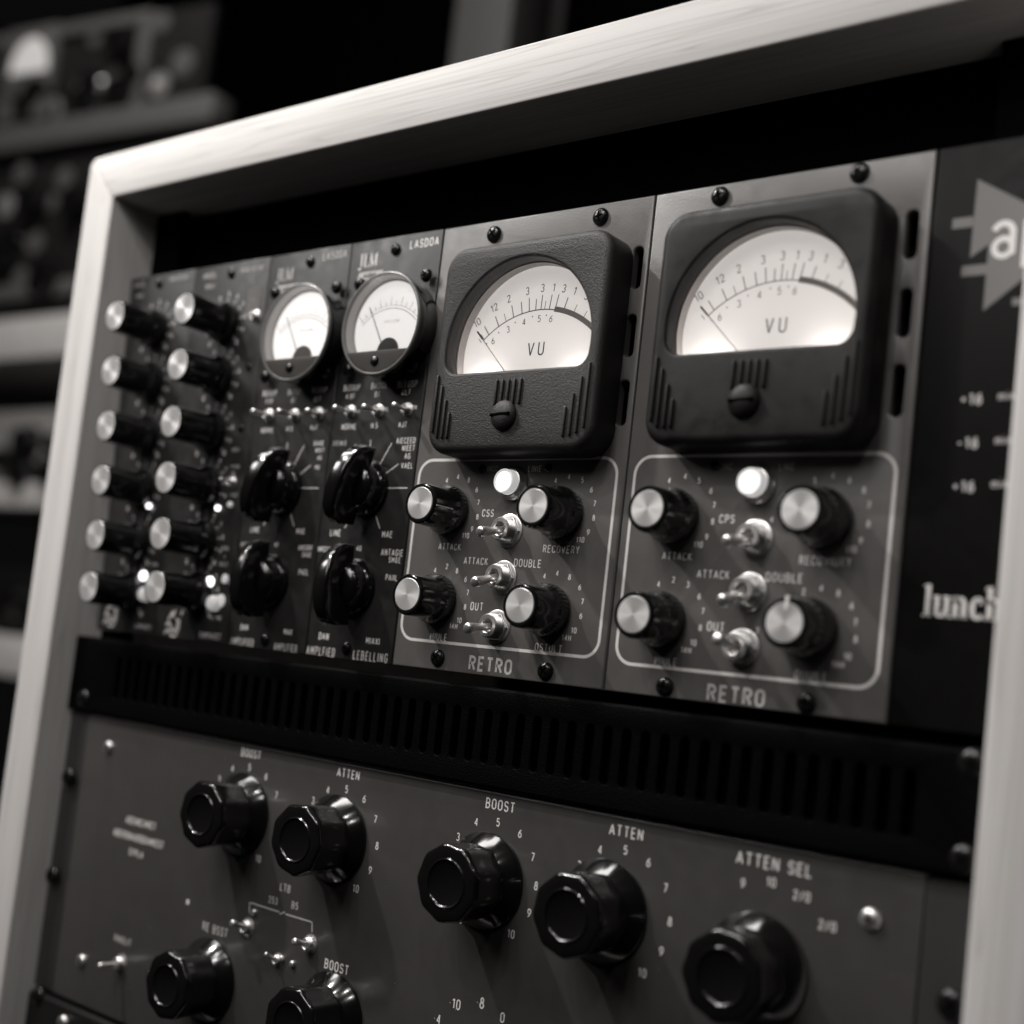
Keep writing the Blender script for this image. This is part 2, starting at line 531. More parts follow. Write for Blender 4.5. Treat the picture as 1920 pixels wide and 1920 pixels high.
def glyphs():
    w = 0.50; h = w / 2; q = 0.25
    O = ell(h, 1 - q, h, q, 0, 180) + ell(h, q, h, q, 180, 360) + [(w, 1 - q)]
    G_ = {
        'A': (.56, [[(0, 0), (.28, 1), (.56, 0)], [(.09, .31), (.47, .31)]]),
        'B': (.48, [[(0, .5), (0, 1)] + ell(.22, .76, .23, .24, 90, -90) + [(0, .52)], [(0, 0), (0, .52)] + ell(.23, .26, .25, .26, 90, -90) + [(0, 0)]]),
        'C': (w, [ell(h, 1 - q, h, q, 5, 180) + ell(h, q, h, q, 180, 355)]),
        'D': (w, [[(0, 0), (0, 1)] + ell(.22, .72, .28, .28, 90, 0) + ell(.22, .28, .28, .28, 0, -90) + [(0, 0)]]),
        'E': (.42, [[(.42, 1), (0, 1), (0, 0), (.42, 0)], [(0, .52), (.37, .52)]]),
        'F': (.40, [[(.40, 1), (0, 1), (0, 0)], [(0, .5), (.35, .5)]]),
        'G': (w, [ell(h, 1 - q, h, q, 5, 180) + ell(h, q, h, q, 180, 360) + [(w, .46), (.28, .46)]]),
        'H': (w, [[(0, 0), (0, 1)], [(w, 0), (w, 1)], [(0, .5), (w, .5)]]),
        'I': (.0, [[(0, 0), (0, 1)]]),
        'J': (.36, [[(.36, 1)] + ell(.18, .2, .18, .2, 0, -170)]),
        'K': (.48, [[(0, 0), (0, 1)], [(.46, 1), (0, .40)], [(.14, .56), (.50, 0)]]),
        'L': (.40, [[(0, 1), (0, 0), (.40, 0)]]),
        'M': (.62, [[(0, 0), (0, 1), (.31, .32), (.62, 1), (.62, 0)]]),
        'N': (w, [[(0, 0), (0, 1), (w, 0), (w, 1)]]),
        'O': (w, [O]), '0': (.46, [[(a * .92, b) for a, b in O]]),
        'P': (.46, [[(0, 0), (0, 1)] + ell(.22, .74, .25, .26, 90, -90) + [(0, .48)]]),
        'Q': (w, [O, [(.3, .2), (.52, -.06)]]),
        'R': (.48, [[(0, 0), (0, 1)] + ell(.22, .75, .25, .25, 90, -90) + [(0, .5)], [(.24, .5), (.49, 0)]]),
        'S': (.46, [ell(.23, .755, .225, .245, 15, 265) + ell(.23, .255, .235, .255, 85, -165)]),
        'T': (.50, [[(0, 1), (.5, 1)], [(.25, 1), (.25, 0)]]),
        'U': (w, [[(0, 1)] + ell(h, q, h, q, 180, 360) + [(w, 1)]]),
        'V': (.54, [[(0, 1), (.27, 0), (.54, 1)]]),
        'W': (.76, [[(0, 1), (.19, 0), (.38, .9), (.57, 0), (.76, 1)]]),
        'X': (.5, [[(0, 0), (.5, 1)], [(.5, 0), (0, 1)]]),
        'Y': (.52, [[(0, 1), (.26, .46), (.52, 1)], [(.26, .46), (.26, 0)]]),
        '1': (.24, [[(0, .80), (.22, 1), (.22, 0)]]),
        '2': (.46, [ell(.22, .74, .22, .26, 170, -28) + [(0, 0), (.46, 0)]]),
        '3': (.44, [ell(.21, .765, .20, .235, 155, -90) + ell(.21, .265, .225, .265, 90, -155)]),
        '4': (.48, [[(.36, 0), (.36, 1), (0, .26), (.48, .26)]]),
        '5': (.46, [[(.42, 1), (.06, 1), (.03, .52)] + ell(.22, .32, .235, .32, 125, -150)]),
        '6': (.46, [[(.40, 1), (.2, .82), (.05, .58)] + ell(.23, .30, .23, .30, 165, -195)]),
        '7': (.46, [[(0, 1), (.46, 1), (.16, 0)]]),
        '8': (.46, [ell(.23, .77, .17, .23, 0, 360), ell(.23, .27, .23, .27, 0, 360)]),
        '9': (.46, [[(.06, 0), (.26, .18), (.41, .42)] + ell(.23, .70, .23, .30, -15, 345)]),
        '+': (.44, [[(0, .48), (.44, .48)], [(.22, .26), (.22, .7)]]), '-': (.36, [[(0, .45), (.36, .45)]]),
        '/': (.34, [[(0, -.03), (.34, 1.03)]]), '.': (.02, [[(0, 0), (.02, .04)]]), chr(183): (.03, [[(0, .42), (.03, .46)]]),
        '&': (.54, [[(.54, 0), (.12, .66)] + ell(.24, .8, .14, .2, 200, -10) + [(.06, .4)] + ell(.22, .22, .22, .22, 160, 330) + [(.5, .4)]]),
        '*': (.4, [[(0, .3), (.4, .7)], [(0, .7), (.4, .3)], [(.2, .2), (.2, .8)]]),
        'o': (.36, [ell(.18, .3, .18, .3, 0, 360)]), 'y': (.38, [[(0, .62), (.19, .02)], [(.38, .62), (.1, -.25)]]),
        'm': (.6, [[(0, 0), (0, .64)], [(0, .4)] + ell(.15, .42, .15, .2, 150, 0) + [(.3, 0)], [(.3, .4)] + ell(.45, .42, .15, .2, 150, 0) + [(.6, 0)]]),
        'i': (.0, [[(0, 0), (0, .62)], [(0, .86), (0, .94)]]), 'n': (.34, [[(0, 0), (0, .64)], [(0, .4)] + ell(.17, .42, .17, .2, 150, 0) + [(.34, 0)]]),
    }
    return G_


GL = glyphs()


def text_me(s, h, xs, m, bold=0.0, w=0.135):
    """one printed word in plain drawn-stroke capitals, h = cap height in cm, centred on its own middle"""
    key = (s, round(h, 3), round(xs, 3), m.name, bold, w)
    if key in TEXTC:
        return TEXTC[key]
    w = w + bold * 6
    k = h * (1 - w)
    kx = k * xs * 1.22
    gap = (0.20 + w) / max(xs, .6) * 0.9
    tot = sum(GL[c][0] if c != ' ' else 0.25 for c in s) + gap * (len(s) - 1)
    x = -tot / 2
    bm = bmesh.new()
    for c in s:
        if c == ' ':
            x += 0.25 + gap; continue
        gw, strokes = GL[c]
        for si, st in enumerate(strokes):
            pts = [((x + a) * kx, (b - .5) * k) for a, b in st]
            e = Vector(pts[-1]) - Vector(pts[-2]); 
            closed = (Vector(pts[0]) - Vector(pts[-1])).length < 1e-4
            if closed: pts = pts[:-1]
            ribbon_bm(pts, w * h, -0.0006 * si, bm, closed=closed)
        x += gw + gap
    me = finish('lettering', bm, m, 0)
    TEXTC[key] = me
    return me


# ================================================================== object helpers
def tag(o, label=None, cat=None, group=None, kind=None):
    if label: o['label'] = label
    if cat: o['category'] = cat
    if group: o['group'] = group
    if kind: o['kind'] = kind
    return o


class Thing:
    def __init__(s, name, label, cat, loc, group=None):
        s.loc = Vector(loc)
        s.o = D.objects.new(name, None)
        s.o.empty_display_size = 0.01
        COL.objects.link(s.o)
        s.o.location = s.loc * CM
        tag(s.o, label, cat, group)

    def add(s, name, me, loc=None, rot=None, label=None):
        """part: mesh in rack coordinates (loc None) or local mesh set down at rack point loc"""
        o = D.objects.new(name, me)
        COL.objects.link(o)
        o.parent = s.o
        o.location = (Vector(loc) - s.loc) * CM if loc is not None else -s.loc * CM
        if rot: o.rotation_euler = rot
        if label: o['label'] = label
        return o


def sub(parent, name, me, loc=(0, 0, 0), rot=None, label=None):
    o = D.objects.new(name, me)
    COL.objects.link(o)
    o.parent = parent
    o.location = Vector(loc) * CM
    if rot: o.rotation_euler = rot
    if label: o['label'] = label
    return o


MC = {}


def cached(key, fn):
    if key not in MC:
        MC[key] = fn()
    return MC[key]


def lab(T, s, u, v, h, xs=0.80, y=-0.004, m='print_', rot=0, bold=0.0, lean=0):
    x, _, z = P(u, v, y)
    return T.add('lettering', text_me(s, h, xs, M[m], bold), (x, y, z), (0, -math.radians(rot), 0))


def line(T, p, q, w=0.035, y=-0.004, m='print_', name='tick_mark'):
    a, b = P(*p, y), P(*q, y)
    return T.add(name, finish(name, ribbon_bm([(a[0], a[2]), (b[0], b[2])], w, y), M[m], 0))


# ---------------------------------------------------------------- small hardware
def screw(T, u, v, r=0.22, m='blackscrew', y=0.0, name='screw', h=None):
    h = h or r * 0.55
    me = cached(('screw', r, m, h), lambda: finish('screw', lathe_bm(
        [(r, 0), (r, h * 0.25), (r * 0.93, h * 0.55), (r * 0.75, h * 0.82), (r * 0.45, h * 0.97), (r * 0.2, h), (0, h)], 28), M[m], 60))
    cr = cached(('cross', r, h), lambda: finish('cross_shade', plate_bm(
        [(a * r, b * r) for a, b in ((.09, .55), (-.09, .55), (-.12, .14), (-.55, .09), (-.55, -.09), (-.12, -.14), (-.09, -.55), (.09, -.55), (.12, -.14), (.55, -.09), (.55, .09), (.12, .14))],
        (), -h * 0.5, -h * 1.015, 0), M['void'], 0))  # raised black cross, the shade of the recess put into its colour
    x, _, z = P(u, v, y - h * 0.6)
    o = T.add(name, me, (x, y, z), (0, random.uniform(0, 1.5), 0))
    sub(o, 'cross_shade', cr)
    return o


def knurl(a, r, d):
    return 1 + 0.02 * math.cos(36 * a)


def alu_knob(T, u, v, L=1.4, r=0.60, rd=0.47, rb=0.76, y=0.0, rot=0, pointer=None):
    """black control knob with a turned aluminium disc in its face, seen by the centre of that disc"""
    x, _, z = P(u, v, y - L)
    def body():
        prof = [(rb * .98, 0.02), (rb, 0.08), (rb, 0.30), (rb * .95, 0.38), (r * 1.05, 0.48), (r * 1.0, 0.6), (r * .985, L - 0.08), (r * .95, L - 0.03), (r * .9, L),
                (rd + 0.02, L), (rd, L - 0.03), (0, L - 0.03)]
        return finish('knob', lathe_bm(prof, 144, lambda a, rr, d: knurl(a, rr, d) if 0.04 < d < 0.34 else 1), M['black'], 30)
    o = T.add('knob', cached(('aluknob', L, r, rd, rb), body), (x, y, z), (0, math.radians(rot), 0))
    sub(o, 'knob_disc', cached(('disc', L, rd), lambda: finish('knob_disc', lathe_bm(
        [(rd * .985, L - 0.05), (rd * .985, L - 0.012), (rd * .955, L + 0.002), (0, L + 0.002)], 72), M['spun'], 25)))
    if pointer == 'side':
        bm = bmesh.new()
        box_bm(r * 0.96, r * 1.012, -L + 0.06, -0.36, -0.018, 0.018, 0, bm)
        sub(o, 'pointer_line', finish('pointer_line', bm, M['print_'], 0))
    elif pointer == 'top':
        bm = bmesh.new()
        box_bm(-0.045, 0.045, -L - 0.012, -L + 0.5, rd * 0.62, r * 1.02, 0.01, bm)
        sub(o, 'pointer_line', finish('pointer_line', bm, M['print_'], 0))
    return o


def toggle(T, base, tip, y=0.0, s=1.0, L=1.3, ls=None, b=0.5):
    """chrome toggle switch: hexagonal nut, threaded collar and tilted bat lever"""
    x, _, z = P(base[0], base[1], y - b * s * 0.5)
    def nutm():
        return finish('toggle_switch', plate_bm(circ(0, 0, 0.46 * s, 6), (circ(0, 0, 0.30 * s, 24),), 0, -0.14 * s, 0.03 * s,
                      bm=lathe_bm([(0.53 * s, 0.0), (0.53 * s, 0.035 * s), (0.50 * s, 0.05 * s), (0.30 * s, 0.05 * s)], 40)), M['chrome'], 30)
    o = T.add('toggle_switch', cached(('tnut', s), nutm), (x, y, z))
    def col():
        pr = [(0.36 * s, 0.1 * s)]
        k = 0.16
        while k < b - 0.06:
            pr += [(0.375 * s, k * s), (0.35 * s, (k + 0.02) * s)]
            k += 0.045
        pr += [(0.36 * s, (b - 0.04) * s), (0.33 * s, b * s), (0.235 * s, b * s), (0.20 * s, (b - 0.03) * s), (0.19 * s, (b - 0.3) * s), (0, (b - 0.3) * s)]
        return finish('collar', lathe_bm(pr, 40), M['chrome'], 28)
    sub(o, 'collar', cached(('tcol', s, b), col))
    ls = ls or s
    tx, ty, tz = P(tip[0], tip[1], y - L)
    d = (tx - x, -L, tz - z)
    me = finish('lever', rod_bm((0, -(b - 0.28) * s, 0), d, [(0.10 * ls, 0), (0.105 * ls, 0.35), (0.125 * ls, 0.6), (0.155 * ls, 0.84), (0.165 * ls, 0.92), (0.145 * ls, 0.97), (0.09 * ls, 0.995), (0, 1.0)], 24), M['chrome'], 60)
    sub(o, 'lever', me)
    return o


def fluted(a, r, d):
    """nine shallow scallops with rounded shoulders"""
    return 1 - 0.045 * (0.5 - 0.5 * math.cos(a * 9)) ** 0.8


def big_knob(T, u, v, L=1.65, rot=0, s=1.0):
    """large fluted black knob on a bright conical skirt; (u, v) is the centre of its face"""
    x, _, z = P(u, v, -L)
    def body():
        r = 1.08 * s
        pr = [(r * .90, 0.25), (r * .93, 0.50), (r * .975, L - 0.20), (r * .975, L - 0.13), (r * .96, L - 0.06), (r * .93, L - 0.02), (r * .88, L), (0.66 * s, L),
              (0.635 * s, L + 0.022), (0.61 * s, L + 0.022), (0.585 * s, L - 0.01), (0.56 * s, L - 0.025), (0, L - 0.025)]
        return finish('knob', lathe_bm(pr, 128, lambda a, rr, d: fluted(a, rr, d) if rr > 0.8 * s else 1), M['black'], 40)
    o = T.add('knob', cached(('bigk', L, s), body), (x, 0, z), (0, math.radians(rot), 0))
    sub(o, 'knob_skirt', cached(('bigs', s), lambda: finish('knob_skirt', lathe_bm(
        [(1.30 * s, 0.02), (1.30 * s, 0.10), (1.28 * s, 0.13), (0.92 * s, 0.48), (0.88 * s, 0.48)], 128), M['skirt'], 25)))
    return o


def chicken_knob(T, base, rot=0, y=0.0):
    """pointer knob: a tall arched grip bar standing on a round black hub"""
    x, z = base
    def body():
        out = [(0.30, -1.20), (0.95, -1.26), (1.28, -1.10), (1.46, -.80), (1.52, -.35), (1.50, .10), (1.42, .50), (1.25, .85), (1.00, 1.10), (0.72, 1.24), (0.30, 1.26)]
        bm = bmesh.new()
        for sgn in (1, -1):
            b2 = plate_bm(out, (), 0, -0.33, 0.15, back=False, seg=5)
            for v in b2.verts:
                px, py, pz = v.co
                th = -py * (1 - 0.22 * abs(pz))      # the bar thins towards both ends
                v.co = Vector((th * sgn, -px, pz))
            me = D.meshes.new('t'); b2.to_mesh(me); b2.free(); bm.from_mesh(me); D.meshes.remove(me)
        bmesh.ops.remove_doubles(bm, verts=bm.verts, dist=1e-4)
        return finish('pointer_knob', bm, M['black'], 40)
    o = T.add('pointer_knob', cached('chick', body), (x, y, z), (0, math.radians(rot), 0))
    sub(o, 'knob_skirt', cached('chicks', lambda: finish('knob_skirt', lathe_bm(
        [(0.86, 0.02), (0.88, 0.08), (0.86, 0.16), (0.74, 0.26), (0.72, 0.52), (0.64, 0.66), (0.45, 0.74), (0.2, 0.76), (0, .76)], 64), M['black'], 40)))
    return o


# ================================================================== setting: dark room
o = D.objects.new('wall', finish('wall', box_bm(-260, 160, 160, 166, -120, 200), M['wall'], 0)); COL.objects.link(o); tag(o, kind='structure')
o = D.objects.new('floor', finish('floor', box_bm(-260, 160, -160, 160, -124, -120), M['wall'], 0)); COL.objects.link(o); tag(o, kind='structure')

# ================================================================== wooden case
XL, XR, ZT, WT, YF, ZB = -0.50, 33.06, 16.11, 1.72, -1.25, -32.0
case = Thing('wooden_case', 'pale maple rack case with mitred corners holding all the audio units', 'rack case', ((XL + XR) / 2, 12, ZB - WT))


def corner(cx, cz, r, a0, a1, n=4):
    return [(cx + r * math.cos(math.radians(a0 + (a1 - a0) * k / n)), cz + r * math.sin(math.radians(a0 + (a1 - a0) * k / n))) for k in range(n + 1)]


g = 0.012
r = 0.38
top = [(XL + g, ZT)] + [(XR - g, ZT)] + corner(XR + WT - r, ZT + WT - r, r, 45, 90) + corner(XL - WT + r, ZT + WT - r, r, 90, 135)
case.add('top_board', finish('top_board', plate_bm(top, (), 26, YF, 0.07), M['wood_x'], 40))
left = [(XL, ZB), (XL, ZT - g)] + corner(XL - WT + r, ZT + WT - r - g, r, 135, 180) + [(XL - WT, ZB)]
case.add('side_board', finish('side_board', plate_bm(left, (), 26, YF, 0.07), M['wood_z'], 40))
right = [(XR, ZB), (XR + WT, ZB)] + corner(XR + WT - r, ZT + WT - r - g, r, 0, 45) + [(XR, ZT - g)]
case.add('side_board', finish('side_board', plate_bm(right, (), 26, YF, 0.07), M['wood_z'], 40))
case.add('bottom_board', finish('bottom_board', plate_bm(rrect(XL - WT, ZB - WT, XR + WT, ZB - g, 0.2), (), 26, YF, 0.07), M['wood_x'], 40))
case.add('back_board', finish('back_board', box_bm(XL, XR, 25, 25.9, ZB, ZT), M['void'], 0))
case.add('dark_gap_sheet', finish('dark_gap_sheet', box_bm(XL + 0.01, XR - 0.01, 1.55, 1.75, 13.4, ZT - 0.01), M['void'], 0))  # black sheet added to stand in for the darkness above the modules
for x0, x1 in ((XL + 0.01, XL + 1.6), (XR - 1.6, XR - 0.01)):
    case.add('rack_rail', finish('rack_rail', box_bm(x0, x1, 0.85, 1.15, ZB + 0.05, ZT - 0.02), M['void'], 0))

# ================================================================== powered module chassis
api = Thing('module_chassis', 'black ten-slot module chassis with white triangle logo and lunch lettering at its right end', 'chassis', (15, 10, 0))
api.add('housing', finish('housing', box_bm(0.6, 32.3, 0.75, 22, 0.1, 13.2, 0.05), M['satin'], 0))
api.add('end_panel', finish('end_panel', plate_bm([(30.52, 0.05), (33.0, 0.05), (33.0, 13.32), (30.52, 13.32)], (), 0.3, 0.02, 0.04), M['apiblack'], 40))


def shape(T, pts, y=0.016, m='printlogo', name='printed_logo'):
    q = [P(u, v, 0) for u, v in pts]
    q = [(a[0], a[2]) for a in q]
    if area2(q) < 0: q.reverse()
    bm = bmesh.new()
    vs = [bm.verts.new((a, y, b)) for a, b in q]
    for t in tessellate_polygon([[Vector((a, b, 0)) for a, b in q]]):
        bm.faces.new([vs[k] for k in t])
    return T.add(name, finish(name, bm, M[m], 0))


XA = 31.46
def quad(T, x0, z0, x1, z1, y=0.016, m='printlogo', name='printed_logo'):
    bm = bmesh.new()
    bm.faces.new([bm.verts.new(c) for c in ((x0, y, z0), (x1, y, z0), (x1, y, z1), (x0, y, z1))])
    return T.add(name, finish(name, bm, M[m], 0))


def poly(T, pts, y=0.016, m='printlogo', name='printed_logo'):
    bm = bmesh.new()
    vs = [bm.verts.new((a, y, b)) for a, b in pts]
    for t in tessellate_polygon([[Vector((a, b, 0)) for a, b in pts]]):
        bm.faces.new([vs[k] for k in t])
    return T.add(name, finish(name, bm, M[m], 0))


poly(api, [(31.44, 10.64), (31.83, 10.90), (31.83, 9.38), (32.98, 10.3), (32.98, 11.5), (31.46, 12.46)])
quad(api, 30.97, 11.36, 31.44, 11.60)
quad(api, 31.27, 10.22, 31.83, 10.46)
quad(api, 32.45, 9.45, 32.9, 9.62)
bm = bmesh.new()
for (cx, kind) in ((32.14, 'a'), (32.84, 'p')):
    if kind == 'a':
        ribbon_bm(ell(cx + .02, 10.80, .20, .20, 0, 360)[:-1], .13, 0.010, bm, closed=True)
        ribbon_bm([(cx - .20, 11.20)] + ell(cx, 11.13, .21, .22, 150, 0) + [(cx + .21, 10.62)], .14, 0.009, bm)
    else:
        ribbon_bm([(cx - .20, 11.38), (cx - .20, 10.3)], .14, 0.009, bm)
        ribbon_bm(ell(cx + .02, 10.98, .21, .30, 0, 360)[:-1], .13, 0.010, bm, closed=True)
api.add('lettering', finish('lettering', bm, M['print_'], 0))
lab(api, '+16', 1821, 748, 0.28, 0.75, 0.014, 'printdim', bold=0.01)
lab(api, '-16', 1814, 830, 0.28, 0.75, 0.014, 'printdim', bold=0.01)
lab(api, '+16', 1806, 912, 0.28, 0.75, 0.014, 'printdim', bold=0.01)
for uu, vv in ((1887, 741), (1881, 824), (1874, 906)):
    lab(api, 'min', uu, vv, 0.22, 0.8, 0.014, 'printdim')


# serif lettering built from strokes
def serif(T, word, x, z, h, y, m, k=1.0):
    """word set in slab strokes, left end x, baseline z, cap/ascender height h"""
    bm = bmesh.new()
    T1, T0, sf = 0.18 * h, 0.065 * h, 0.06 * h

    def bar(a, b, c, d):
        bm.faces.new([bm.verts.new((x + p * k, y, z + q)) for p, q in ((a, b), (c, b), (c, d), (a, d))])

    def seg(a, b, c, d, w):
        e = Vector((c - a, d - b)).normalized() * w / 2
        bm.faces.new([bm.verts.new((x + p * k, y, z + q)) for p, q in ((a + e.y, b - e.x), (c + e.y, d - e.x), (c - e.y, d + e.x), (a - e.y, b + e.x))])

    def arc(cx, cz, r0, r1, a0, a1, wmin, wmax, n=14):
        pv = None
        for i in range(n + 1):
            a = math.radians(a0 + (a1 - a0) * i / n)
            w = wmin + (wmax - wmin) * abs(math.cos(a))
            ca, sa = math.cos(a), math.sin(a)
            c = (bm.verts.new((x + (cx + (r0 + w / 2) * ca) * k, y, z + cz + (r1 + w / 2) * sa)), bm.verts.new((x + (cx + (r0 - w / 2) * ca) * k, y, z + cz + (r1 - w / 2) * sa)))
            if pv: bm.faces.new((pv[0], c[0], c[1], pv[1]))
            pv = c
    xh = 0.66 * h
    for ch in word:
        if ch == 'l':
            bar(0.08 * h, 0, 0.08 * h + T1, h); bar(-0.02 * h, 0, 0.33 * h, sf); seg(-0.01 * h, 0.93 * h, 0.12 * h, 0.97 * h, sf); adv = 0.37
        elif ch in 'nh':
            bar(0.08 * h, 0, 0.08 * h + T1, h if ch == 'h' else xh); bar(-0.01 * h, 0, 0.32 * h, sf); seg(-0.01 * h, (0.93 if ch == 'h' else 0.6) * h, 0.12 * h, (0.97 if ch == 'h' else 0.64) * h, sf)
            arc(0.33 * h, 0.42 * h, 0.17 * h, 0.2 * h, 0, 165, T0, T1); bar(0.50 * h - T1 / 2, 0, 0.50 * h + T1 / 2, 0.42 * h); bar(0.38 * h, 0, 0.66 * h, sf); adv = 0.72
        elif ch == 'u':
            bar(0.08 * h, 0.22 * h, 0.08 * h + T1, xh); bar(-0.01 * h, xh - sf, 0.1 * h, xh); arc(0.31 * h, 0.23 * h, 0.16 * h, 0.19 * h, 180, 345, T0, T1)
            bar(0.46 * h, 0, 0.46 * h + T1, xh); bar(0.36 * h, xh - sf, 0.48 * h, xh); bar(0.5 * h, 0, 0.7 * h, sf); adv = 0.73
        elif ch == 'c':
            arc(0.31 * h, 0.33 * h, 0.21 * h, 0.3 * h, 50, 320, T0, T1, 20); bm.faces.new([bm.verts.new((x + (0.43 * h + 0.07 * h * math.cos(t)) * k, y, z + 0.52 * h + 0.07 * h * math.sin(t))) for t in [i * PI / 4 for i in range(8)]]); adv = 0.58
        elif ch == 'b':
            bar(0.08 * h, 0, 0.08 * h + T1, h); seg(-0.01 * h, 0.93 * h, 0.12 * h, 0.97 * h, sf); arc(0.36 * h, 0.32 * h, 0.2 * h, 0.29 * h, -150, 150, T0, T1, 20); adv = 0.68
        elif ch == 'J':
            bar(0.16 * h, 0.12 * h, 0.16 * h + T1, h); bar(0.04 * h, h - sf, 0.44 * h, h); arc(0.09 * h, 0.05 * h, 0.14 * h, 0.16 * h, 200, 350, T0, T1); adv = 0.5
        elif ch == 'L':
            bar(0.10 * h, 0, 0.10 * h + T1, h); bar(0, h - sf, 0.36 * h, h); bar(0, 0, 0.62 * h, sf); bar(0.62 * h - sf, 0, 0.62 * h, 0.28 * h); adv = 0.7
        elif ch == 'M':
            bar(0.10 * h, 0, 0.10 * h + T0, h); bar(0.76 * h, 0, 0.76 * h + T1, h); seg(0.13 * h, 0.97 * h, 0.47 * h, 0.03 * h, T1); seg(0.47 * h, 0.03 * h, 0.8 * h, 0.97 * h, T0)
            bar(0, 0, 0.27 * h, sf); bar(0.66 * h, 0, 1.0 * h, sf); bar(0, h - sf, 0.22 * h, h); bar(0.76 * h, h - sf, 1.0 * h, h); adv = 1.05
        x += adv * h * k
    return T.add('lettering', finish('lettering', bm, M[m], 0))


serif(api, 'lunchb', 31.07, 2.52, 0.72, 0.014, 'print_', 0.78)

# ================================================================== module front plates
E_ = [(-0.42, 0.42), (3.44, 3.84), (7.49, 7.80), (11.40, 11.60), (15.34, 15.31), (22.86, 22.86), (30.48, 30.48)]


def front_plate(T, i, m, holes=(), bevel=0.035):
    (tl, bl), (tr, br) = E_[i], E_[i + 1]
    g = 0.018
    return T.add('front_panel', finish('front_panel', plate_bm([(bl + g, 0.05), (br - g, 0.05), (tr - g, 13.32), (tl + g, 13.32)], holes, 0.28, 0, bevel), M[m], 40))


def scale_ring(T, cx, cz, r, digits=True, h=0.13, a0=225, a1=-45, n=11, m='print_'):
    bm = bmesh.new()
    for k in range(n):
        a = math.radians(a0 + (a1 - a0) * k / (n - 1))
        ca, sa = math.cos(a), math.sin(a)
        ribbon_bm([(cx + r * ca, cz + r * sa), (cx + (r + 0.12) * ca, cz + (r + 0.12) * sa)], 0.03, -0.004, bm)
        if digits:
            me = text_me(str(k), h, 0.8, M[m]).copy()
            me.transform(Matrix.Translation(Vector((cx + (r + 0.27) * ca, -0.004, cz + (r + 0.27) * sa)) * CM))
            me.transform(Matrix.Scale(1 / CM, 4))
            bm.from_mesh(me)
            D.meshes.remove(me)
    o = T.add('scale_marks', finish('scale_marks', bm, M[m], 0))
    o['kind'] = 'stuff'
    return o


# ---------------------------------------------------------------- two six-knob modules at the far left
def eq_module(i, lbl, knobs, top_screw, extra):
    T = Thing('filter_module', lbl, 'audio module', ((E_[i][1] + E_[i + 1][1]) / 2, 0, 0.05), 'narrow modules with a column of six knobs')
    front_plate(T, i, 'steel2')
    screw(T, top_screw[0], top_screw[1], 0.18)
    for k, (u, v) in enumerate(knobs):
        o = alu_knob(T, u, v, 1.8, 0.57, 0.53, 0.70)
        x, _, z = P(u, v, -1.8)
        scale_ring(T, x, z, 0.76, True, 0.17)
    extra(T)
    return T


def led(T, u, v, r, m, L=0.12, name='indicator_light'):
    x, _, z = P(u, v, -L)
    return T.add(name, cached(('led', r, m, L), lambda: finish(name, lathe_bm([(r, 0), (r, L * .6), (r * .8, L * .9), (r * .4, L), (0, L)], 24), M[m], 60)), (x, 0, z))


def squiggle(T, u, v, s=1.0):
    x, _, z = P(u, v, 0)
    a = [(-.42, -.05), (-.25, .05), (-.1, -.02), (.05, -.18), (.25, -.25), (.4, -.12), (.42, .12), (.3, .22)]
    b = [(-.45, -.35), (-.25, -.18), (-.1, -.28), (.1, -.42), (.38, -.4), (.55, -.15), (.55, .2)]
    c = [(-.3, .12), (-.05, .45), (.0, .22), (.18, .5)]
    bm = bmesh.new()
    for q, w in ((a, .075), (b, .06), (c, .07)):
        ribbon_bm([(x + p * .75 * s, z + t * s) for p, t in q], w * s, -0.004, bm)
    T.add('printed_logo', finish('printed_logo', bm, M['printdim'], 0))


def ex0(T):
    lab(T, 'HMCEL', 262, 534, 0.17, 0.8, m='printdim'); lab(T, 'BAND EQ 500', 335, 521, 0.15, 0.7, m='printdim')
    lab(T, 'INPUT', 262, 555, 0.15, 0.7, m='printdim')
    led(T, 276, 948, 0.09, 'led'); led(T, 265, 1079, 0.17, 'led'); led(T, 263, 1113, 0.26, 'leddim', 0.3, 'push_button')
    squiggle(T, 206, 1152); lab(T, 'LUNPHAEET', 268, 1175, 0.17, 0.62, m='printdim')
    for v in (1000, 1058): lab(T, 'GAIN', 290, v, 0.14, 0.7, m='printdim')


